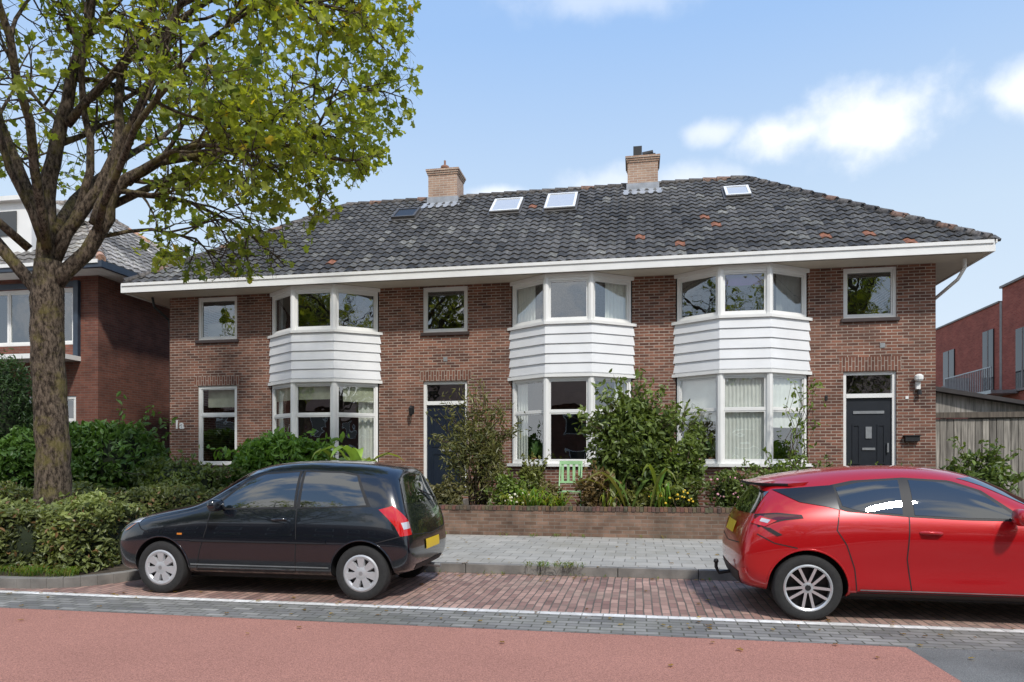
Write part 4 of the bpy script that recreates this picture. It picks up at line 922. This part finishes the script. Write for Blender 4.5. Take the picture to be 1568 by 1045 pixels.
    def wheel(s,ax,R,rim,style,yo,wd=.19):
        for sg in (-1,1):
            M=Matrix.Translation((ax,sg*yo,R))@(Matrix.Identity(4) if sg<0 else Matrix.Rotation(math.pi,4,'Z'))
            w=MB()
            w.lathe([(rim,.012),(rim+.02,.0),(R-.035,.002),(R-.012,.012),(R,.035),(R,wd-.035),(R-.02,wd),(rim,wd)],48,0,M)
            if style=='cap':
                w.lathe([(0,.045),(rim-.02,.045),(rim,.03),(rim,.1)],40,1,M)
                w.lathe([(rim-.045,.022),(rim-.03,.004),(rim-.012,.0),(rim+.004,.008),(rim+.004,.03)],48,2,M)
                w.lathe([(0,.0),(.03,-.001),(.05,.004),(.075,.010),(.08,.03)],32,2,M)
                for k in range(7):
                    a=2*math.pi*k/7+.2; Mr=M@Matrix.Rotation(a,4,'Y')
                    w.add([(.06,.008,-.024),(.06,.008,.024),(rim-.03,.006,.042),(rim-.03,.006,-.042),(.06,.04,-.034),(.06,.04,.034),(rim-.03,.04,.048),(rim-.03,.04,-.048)],[(0,1,2,3),(0,3,7,4),(1,2,6,5),(2,3,7,6),(0,1,5,4)],2,None,Mr)
                w.lathe([(0,-.002),(.022,-.002),(.024,.002)],20,3,M)
            else:
                w.lathe([(0,.09),(rim-.01,.09)],40,1,M)
                w.lathe([(rim-.022,.06),(rim-.02,.01),(rim-.008,.002),(rim+.004,.006),(rim+.004,.03)],48,2,M)
                w.lathe([(rim-.018,.012),(rim-.02,.1)],40,1,M)
                w.lathe([(0,.012),(.028,.012),(.05,.018),(.055,.05)],32,2,M)
                w.lathe([(0,.008),(.026,.008),(.028,.014)],20,3,M)
                for k in range(5):
                    for e in (-1,1):
                        a=2*math.pi*k/5+.3; Mr=M@Matrix.Rotation(a,4,'Y')
                        z0=e*.016; z1=e*.050
                        w.add([(.035,.018,z0-.013),(.035,.018,z0+.013),(rim-.015,.012,z1+.013),(rim-.015,.012,z1-.013)],[(0,1,2,3)],2,None,Mr)
                        w.add([(.035,.019,z0-.013),(.035,.019,z0+.013),(rim-.015,.013,z1+.013),(rim-.015,.013,z1-.013),(.035,.06,z0-.016),(.035,.06,z0+.016),(rim-.015,.05,z1+.015),(rim-.015,.05,z1-.015)],[(0,3,7,4),(1,2,6,5),(2,3,7,6)],1,None,Mr)
            w.obj('wheel',[M_rubber,M_black,M_hub if style=='cap' else M_alloy,M_metal if style=='cap' else M_black],s.root,smooth=True,sharp=35)
    def done(s):
        s.mb.obj('body_details',s.mats,s.root,smooth=True,sharp=60)
def mir(mb,x,y,z,m,mp_,sc=1):
    for sg in (-1,1):
        n=8; vs=[];fs=[]
        for j in range(n+1):
            for i in range(12):
                th=math.pi*j/n; ph=2*math.pi*i/12
                sx=.055*math.copysign(abs(math.cos(th))**.8,math.cos(th)); ry=abs(math.sin(th))**.55
                vs.append((x+sx*sc+ .01*math.cos(ph),sg*(y)+.105*sc*ry*math.copysign(abs(math.cos(ph))**.7,math.cos(ph)),z+.07*sc*ry*math.copysign(abs(math.sin(ph))**.7,math.sin(ph))))
        for j in range(n):
            for i in range(12): fs.append((j*12+i,j*12+(i+1)%12,(j+1)*12+(i+1)%12,(j+1)*12+i))
        mb.add(vs,fs,m); mb.box(x-.02,x+.02,min(sg*(y-.16),sg*(y-.05)),max(sg*(y-.16),sg*(y-.05)),z-.05,z-.02,mp_)

# --- small black hatchback, facing left
def low(x,w,zb=.2,dx=(0,0,0,0,0)):
    return [(x+dx[0],0,zb),(x+dx[1],w*.91,zb),(x+dx[2],w*.98,zb+.12),(x+dx[3],w,.50),(x+dx[4],w*.992,.72)]
swift=[
 [(.10,0,.24),(.12,.55,.24),(.05,.60,.35),(.02,.60,.50),(.05,.60,.64),(.11,.56,.73),(.17,.42,.775),(.15,.2,.79),(.14,0,.795)],
 [(.22,0,.2),(.20,.70,.2),(.15,.755,.35),(.12,.765,.52),(.16,.755,.67),(.24,.71,.78),(.28,.54,.84),(.27,.28,.86),(.26,0,.865)],
 low(.48,.828)+[(.52,.79,.84),(.54,.62,.905),(.54,.32,.93),(.54,0,.935)],
 low(.85,.842)+[(.87,.80,.895),(.90,.66,.965),(.88,.34,.985),(.87,0,.99)],
 low(1.12,.845)+[(1.15,.805,.93),(1.10,.70,.995),(1.03,.36,1.015),(1.00,0,1.02)],
 low(1.32,.845)+[(1.35,.805,.94),(1.30,.68,1.10),(1.20,.36,1.12),(1.16,0,1.13)],
 low(1.65,.845)+[(1.66,.802,.955),(1.66,.63,1.32),(1.56,.34,1.38),(1.52,0,1.39)],
 low(1.95,.845)+[(1.95,.80,.963),(1.95,.605,1.415),(1.90,.34,1.475),(1.88,0,1.485)],
 low(2.4,.845)+[(2.4,.80,.972),(2.4,.60,1.435),(2.4,.34,1.500),(2.4,0,1.512)],
 low(2.85,.845)+[(2.85,.797,.98),(2.85,.592,1.42),(2.85,.33,1.488),(2.85,0,1.50)],
 low(3.2,.838)+[(3.18,.785,.99),(3.16,.575,1.39),(3.2,.32,1.455),(3.2,0,1.47)],
 low(3.46,.82,.24)+[(3.42,.76,1.0),(3.33,.555,1.355),(3.38,.31,1.42),(3.39,0,1.435)],
 [(3.58,0,.27),(3.6,.68,.27),(3.635,.755,.38),(3.645,.775,.53),(3.61,.765,.76),(3.545,.70,.995),(3.41,.52,1.33),(3.44,.30,1.385),(3.45,0,1.40)],
 [(3.62,0,.30),(3.63,.55,.30),(3.675,.62,.40),(3.69,.64,.54),(3.65,.64,.77),(3.585,.60,.99),(3.45,.45,1.30),(3.465,.27,1.33),(3.47,0,1.335)]]
M_navyp=carpaint('black_metallic_paint',(.004,.006,.010),.2,1,0)
c=Car('parked_car',swift,(.76,3.14),.295,.295,.345,(-6.03,7.0+.845,0),0,M_navyp)
S_=(0,1,0)
c.patch([(1.34,-.8,.945),(1.9,-.8,.962),(2.37,-.8,.972)],[(1.67,-.66,1.26),(1.88,-.64,1.355),(2.35,-.62,1.385)],S_,M_trim,.0025)
c.patch([(1.40,-.8,.965),(1.9,-.8,.98),(2.345,-.8,.99)],[(1.71,-.66,1.25),(1.90,-.64,1.335),(2.325,-.62,1.365)],S_,M_cglass,.005)
c.patch([(2.39,-.8,.973),(3.22,-.8,1.0)],[(2.37,-.62,1.385),(2.85,-.62,1.375),(3.02,-.6,1.34)],S_,M_trim,.0025)
c.patch([(2.42,-.8,.99),(2.9,-.8,1.0),(3.17,-.8,1.015)],[(2.40,-.62,1.365),(2.83,-.62,1.355),(3.00,-.6,1.325)],S_,M_cglass,.005)
c.patch([(.9,-.66,1.045),(.9,0,1.055),(.9,.66,1.045)],[(1.6,-.54,1.375),(1.6,0,1.425),(1.6,.54,1.375)],(1,0,0),M_cglass,.004,n=20,k=12,both=False)
c.patch([(3.6,-.60,1.03),(3.6,0,1.02),(3.6,.60,1.03)],[(3.4,-.47,1.30),(3.4,0,1.33),(3.4,.47,1.30)],(-1,0,0),M_cglass,.004,n=20,k=10,both=False)
D1=(-.75,.66,0)
c.patch([(3.36,-.80,.97),(3.50,-.78,.80),(3.56,-.78,.69)],[(3.50,-.75,1.01),(3.62,-.66,.84),(3.66,-.66,.70)],D1,M_redl,.007)
c.patch([(3.55,-.74,.83),(3.58,-.74,.76)],[(3.63,-.68,.84),(3.65,-.68,.77)],D1,M_clear,.009,n=4,k=4)
c.patch([(.16,-.66,.66),(.30,-.74,.78),(.42,-.8,.80)],[(.16,-.5,.75),(.30,-.62,.83),(.46,-.76,.845)],(.7,.7,-.15),M_clear,.004)
c.patch([(.25,-.76,.69),(.30,-.77,.71)],[(.36,-.79,.77),(.40,-.79,.79)],(.5,.8,0),M_amber,.007,n=4,k=3)
c.seam([(2.38,-.9,1.38),(2.385,-.9,.97),(2.40,-.9,.6),(2.38,-.9,.30)],S_); c.seam([(1.36,-.9,.94),(1.33,-.9,.75),(1.25,-.9,.5),(1.20,-.9,.30)],S_); c.seam([(1.2,-.9,.285),(2.38,-.9,.285)],S_)
c.seam([(3.3,-.9,.62),(3.45,-.9,.66),(3.56,-.8,.69)],S_); c.seam([(.6,-.9,.69),(.5,-.9,.72),(.42,-.9,.80)],S_)
c.patch([(1.14,-.9,.60),(2.74,-.9,.60)],[(1.14,-.9,.645),(2.74,-.9,.645)],S_,M_navyp,.012,n=24,k=2)
c.seam([(1.13,-.9,.597),(2.75,-.9,.597)],S_,w=.006)
c.seam([(1.13,-.9,.345),(2.77,-.9,.345)],S_,w=.014,m=M_chrome,off=.004)
c.seam([(3.7,-.62,.70),(3.7,0,.66),(3.7,.62,.70)],(-1,0,0),both=False)
c.patch([(3.7,-.26,.50),(3.7,.26,.50)],[(3.7,-.26,.61),(3.7,.26,.61)],(-1,0,0),M_plate,.012,both=False)
c.patch([(3.7,-.5,.30),(3.7,.5,.30)],[(3.7,-.5,.36),(3.7,.5,.36)],(-1,0,0),M_trim,.004,both=False)
c.patch([(0,-.40,.30),(0,.40,.30)],[(0,-.45,.42),(0,.45,.42)],(1,0,0),M_trim,.005,both=False); c.patch([(0,-.35,.62),(0,.35,.62)],[(0,-.3,.68),(0,.3,.68)],(1,0,0),M_trim,.005,both=False)
c.patch([(0,-.26,.46),(0,.26,.46)],[(0,-.26,.57),(0,.26,.57)],(1,0,0),M_plate,.012,both=False)
for sg in (-1,1):
    h=c.hit((2.20,sg*.9,.855),(0,-sg,0)); p=h[0]; c.mb.tube([p+Vector((-.09,0,-.005)),p+Vector((-.07,sg*.028,0)),p+Vector((.05,sg*.028,.004)),p+Vector((.08,0,0))],[.014,.016,.016,.012],8,c.mi(M_navyp))
    h=c.hit((1.0,sg*.9,.68),(0,-sg,0)); p=h[0]; c.mb.box(p.x-.03,p.x+.03,p.y-.004,p.y+.004,p.z-.01,p.z+.01,c.mi(M_amber))
mir(c.mb,1.50,.92,1.01,c.mi(M_navyp),c.mi(M_trim))
c.mb.tube([(2.95,0,1.50),(3.2,0,1.62)],[.006,.003],5,c.mi(M_trim))
c.mb.tube([(3.5,-.05,1.18),(3.56,.2,1.10),(3.60,.4,1.05)],.008,5,c.mi(M_trim))
for ax in (.76,3.14): c.wheel(ax,.295,.195,'cap',.835)
c.mb.box(.7,3.3,-.55,.55,.17,.25,c.mi(M_trim)); c.mb.tube([(3.3,.35,.24),(3.68,.35,.23)],.025,8,c.mi(M_metal))
c.done()

# --- red hatchback, facing right (rotated 180)
def lowm(x,w,zb=.2,m=0,zs=.80):
    return [(x,0,zb),(x,w*.90,zb),(x,w*.985,zb+.10),(x,w*(.985-m),.47),(x,w*1.0,zs)]
micra=[
 [(.10,0,.24),(.12,.58,.24),(.05,.62,.35),(.02,.62,.50),(.06,.62,.64),(.12,.58,.74),(.18,.42,.80),(.15,.2,.82),(.14,0,.825)],
 [(.24,0,.2),(.22,.74,.2),(.17,.79,.35),(.14,.80,.52),(.18,.79,.68),(.28,.74,.80),(.32,.56,.87),(.30,.28,.89),(.28,0,.895)],
 lowm(.52,.852,zs=.76)+[(.56,.80,.87),(.58,.62,.93),(.58,.32,.955),(.58,0,.96)],
 lowm(.9,.868,zs=.80)+[(.92,.82,.92),(.95,.66,.985),(.93,.34,1.00),(.92,0,1.005)],
 lowm(1.18,.87,m=.012)+[(1.2,.825,.94),(1.16,.71,1.01),(1.08,.36,1.03),(1.04,0,1.035)],
 lowm(1.42,.87,m=.03)+[(1.45,.822,.948),(1.42,.685,1.10),(1.30,.36,1.13),(1.26,0,1.14)],
 lowm(1.8,.868,m=.04)+[(1.8,.815,.955),(1.82,.63,1.30),(1.68,.34,1.355),(1.64,0,1.365)],
 lowm(2.15,.866,m=.04)+[(2.15,.81,.965),(2.15,.60,1.375),(2.10,.34,1.438),(2.08,0,1.45)],
 lowm(2.55,.866,m=.035,zs=.81)+[(2.55,.81,.985),(2.55,.595,1.375),(2.55,.34,1.447),(2.55,0,1.46)],
 lowm(2.95,.872,m=.015,zs=.82)+[(2.95,.805,1.015),(2.95,.58,1.345),(2.95,.33,1.425),(2.95,0,1.44)],
 lowm(3.3,.878,m=-.004,zs=.83)+[(3.3,.785,1.045),(3.3,.56,1.30),(3.3,.32,1.385),(3.3,0,1.40)],
 lowm(3.62,.862,.22,zs=.83)+[(3.6,.755,1.045),(3.52,.54,1.255),(3.60,.31,1.33),(3.62,0,1.345)],
 [(3.86,0,.25),(3.86,.70,.25),(3.90,.78,.36),(3.92,.80,.55),(3.87,.79,.80),(3.78,.70,1.02),(3.62,.52,1.235),(3.69,.30,1.30),(3.71,0,1.315)],
 [(3.92,0,.28),(3.93,.58,.28),(3.97,.64,.38),(3.99,.66,.56),(3.94,.66,.82),(3.84,.60,1.0),(3.70,.45,1.20),(3.73,.27,1.25),(3.74,0,1.262)]]
M_redp=carpaint('red_metallic_paint',(.44,.003,.006),.3,1,.25)
c=Car('parked_car',micra,(.83,3.355),.31,.31,.355,(4.926,6.86+.868,0),math.pi,M_redp)
c.patch([(1.48,-.8,.95),(2.0,-.8,.957),(2.47,-.8,.978)],[(1.80,-.66,1.22),(2.05,-.64,1.31),(2.45,-.62,1.335)],S_,M_trim,.0025)
c.patch([(1.56,-.8,.972),(2.0,-.8,.977),(2.42,-.8,.995)],[(1.84,-.66,1.21),(2.07,-.64,1.29),(2.41,-.62,1.312)],S_,M_cglass,.005)
c.patch([(2.47,-.8,.978),(3.0,-.8,1.02),(3.12,-.8,1.06)],[(2.45,-.62,1.335),(2.9,-.62,1.305),(3.22,-.6,1.235)],S_,M_trim,.0025)
c.patch([(2.52,-.8,1.0),(2.9,-.8,1.03),(3.03,-.8,1.07)],[(2.50,-.62,1.312),(2.85,-.62,1.285),(3.06,-.6,1.235)],S_,M_cglass,.005)
c.patch([(3.06,-.8,1.035),(3.18,-.8,1.065),(3.40,-.75,1.10)],[(3.08,-.6,1.26),(3.3,-.6,1.240),(3.62,-.6,1.21)],S_,M_gblack,.0055)
c.patch([(.9,-.68,1.06),(.9,0,1.07),(.9,.68,1.06)],[(1.8,-.54,1.33),(1.8,0,1.38),(1.8,.54,1.33)],(1,0,0),M_cglass,.004,n=20,k=12,both=False)
c.patch([(3.9,-.66,.985),(3.9,0,.965),(3.9,.66,.985)],[(3.7,-.54,1.19),(3.7,0,1.235),(3.7,.54,1.19)],(-1,0,0),M_cglass,.005,n=20,k=10,both=False)
sp_=[]
for k in range(13):
    y=-.57+1.14*k/12; h=c.hit((3.7,y,1.26-.03*abs(y)),(-1,0,0)); sp_.append(h[0])
vs=[];fs=[]
for p in sp_: vs+=[(p.x-.10,p.y,p.z+.065-.03*abs(p.y)),(p.x+.09,p.y*.97,p.z+.030),(p.x+.09,p.y*.97,p.z+.006),(p.x-.03,p.y,p.z-.015)]
for k in range(12):
    for j in range(4): a=k*4;b_=a+4; fs.append((a+j,a+(j+1)%4,b_+(j+1)%4,b_+j))
c.mb.add(vs,fs+[(0,1,2,3),(48,49,50,51)],c.mi(M_redp))
kt=c.mi(M_trim); L0=len(c.mb.m)-len(fs)-2
for q_ in range(len(fs)):
    if q_%4 in (1,2): c.mb.m[L0+q_]=kt
D1=(-.75,.66,0)
c.patch([(3.42,-.84,.955),(3.60,-.83,.93),(3.80,-.78,.86)],[(3.45,-.84,.985),(3.65,-.79,1.00),(3.84,-.70,.98)],D1,M_trim,.004)
c.patch([(3.44,-.84,.962),(3.60,-.83,.94),(3.78,-.78,.90)],[(3.47,-.84,.977),(3.65,-.79,.985),(3.84,-.70,.965)],D1,M_dredl,.007)
c.patch([(3.66,-.83,.925),(3.74,-.80,.87)],[(3.80,-.76,.965),(3.86,-.72,.90)],D1,M_redl,.010)
c.patch([(3.70,-.80,.93),(3.72,-.80,.90)],[(3.78,-.77,.945),(3.79,-.77,.915)],D1,M_clear,.012,n=3,k=3)
c.patch([(3.70,-.82,.86),(3.58,-.84,.80)],[(3.78,-.80,.87),(3.63,-.84,.785)],D1,M_trim,.006,n=6,k=3)
c.patch([(3.95,-.26,.76),(3.95,.26,.76)],[(3.95,-.26,.87),(3.95,.26,.87)],(-1,0,0),M_plate,.014,both=False)
c.patch([(3.98,-.55,.27),(3.98,.55,.27)],[(3.98,-.62,.42),(3.98,.62,.42)],(-1,0,0),M_trim,.005,both=False)
c.patch([(3.9,-.78,.42),(3.95,-.74,.42)],[(3.9,-.78,.47),(3.95,-.74,.47)],D1,M_redl,.006,n=4,k=3)
c.seam([(3.95,-.62,.70),(3.97,0,.66),(3.95,.62,.70)],(-1,0,0),both=False)
for P in ([(2.46,-.9,1.33),(2.47,-.9,.97),(2.50,-.9,.6),(2.46,-.9,.30)],[(1.50,-.9,.94),(1.44,-.9,.75),(1.34,-.9,.5),(1.28,-.9,.30)],[(3.06,-.9,1.04),(3.10,-.9,.85),(3.02,-.9,.72),(2.95,-.9,.5),(2.93,-.9,.30)],[(1.28,-.9,.285),(2.93,-.9,.285)],[(3.45,-.9,.68),(3.65,-.88,.72),(3.80,-.8,.80)]): c.seam(P,S_)
c.patch([(1.2,-.9,.225),(2.98,-.9,.225)],[(1.2,-.9,.275),(2.98,-.9,.275)],S_,M_trim,.004,n=20,k=3)
c.patch([(1.42,-.9,.30),(2.9,-.9,.30)],[(1.42,-.9,.305),(2.9,-.9,.312)],S_,M_chrome,.006,n=20,k=1)
for sg in (-1,1):
    h=c.hit((2.30,sg*.9,.84),(0,-sg,0)); p=h[0]; c.mb.tube([p+Vector((-.09,0,-.005)),p+Vector((-.07,sg*.03,0)),p+Vector((.06,sg*.03,.004)),p+Vector((.09,0,0))],[.014,.016,.016,.012],8,c.mi(M_redp))
mir(c.mb,1.62,.96,1.00,c.mi(M_redp),c.mi(M_trim),1.1)
c.mb.tube([(3.25,0,1.39),(3.38,0,1.56)],[.006,.003],5,c.mi(M_trim))
c.mb.tube([(3.9,0,.33),(4.06,0,.30),(4.09,0,.36),(4.09,0,.42)],[.02,.02,.018,.018],8,c.mi(M_trim)); c.mb.lathe([(0,0),(.02,.005),(.028,.02),(.02,.045),(0,.05)],12,c.mi(M_trim),Matrix.Translation((4.09,0,.40))@Matrix.Rotation(rad(90),4,'X'))
for ax in (.83,3.355): c.wheel(ax,.31,.215,'alloy',.86)
c.mb.box(.7,3.5,-.55,.55,.17,.25,c.mi(M_trim))
c.done()
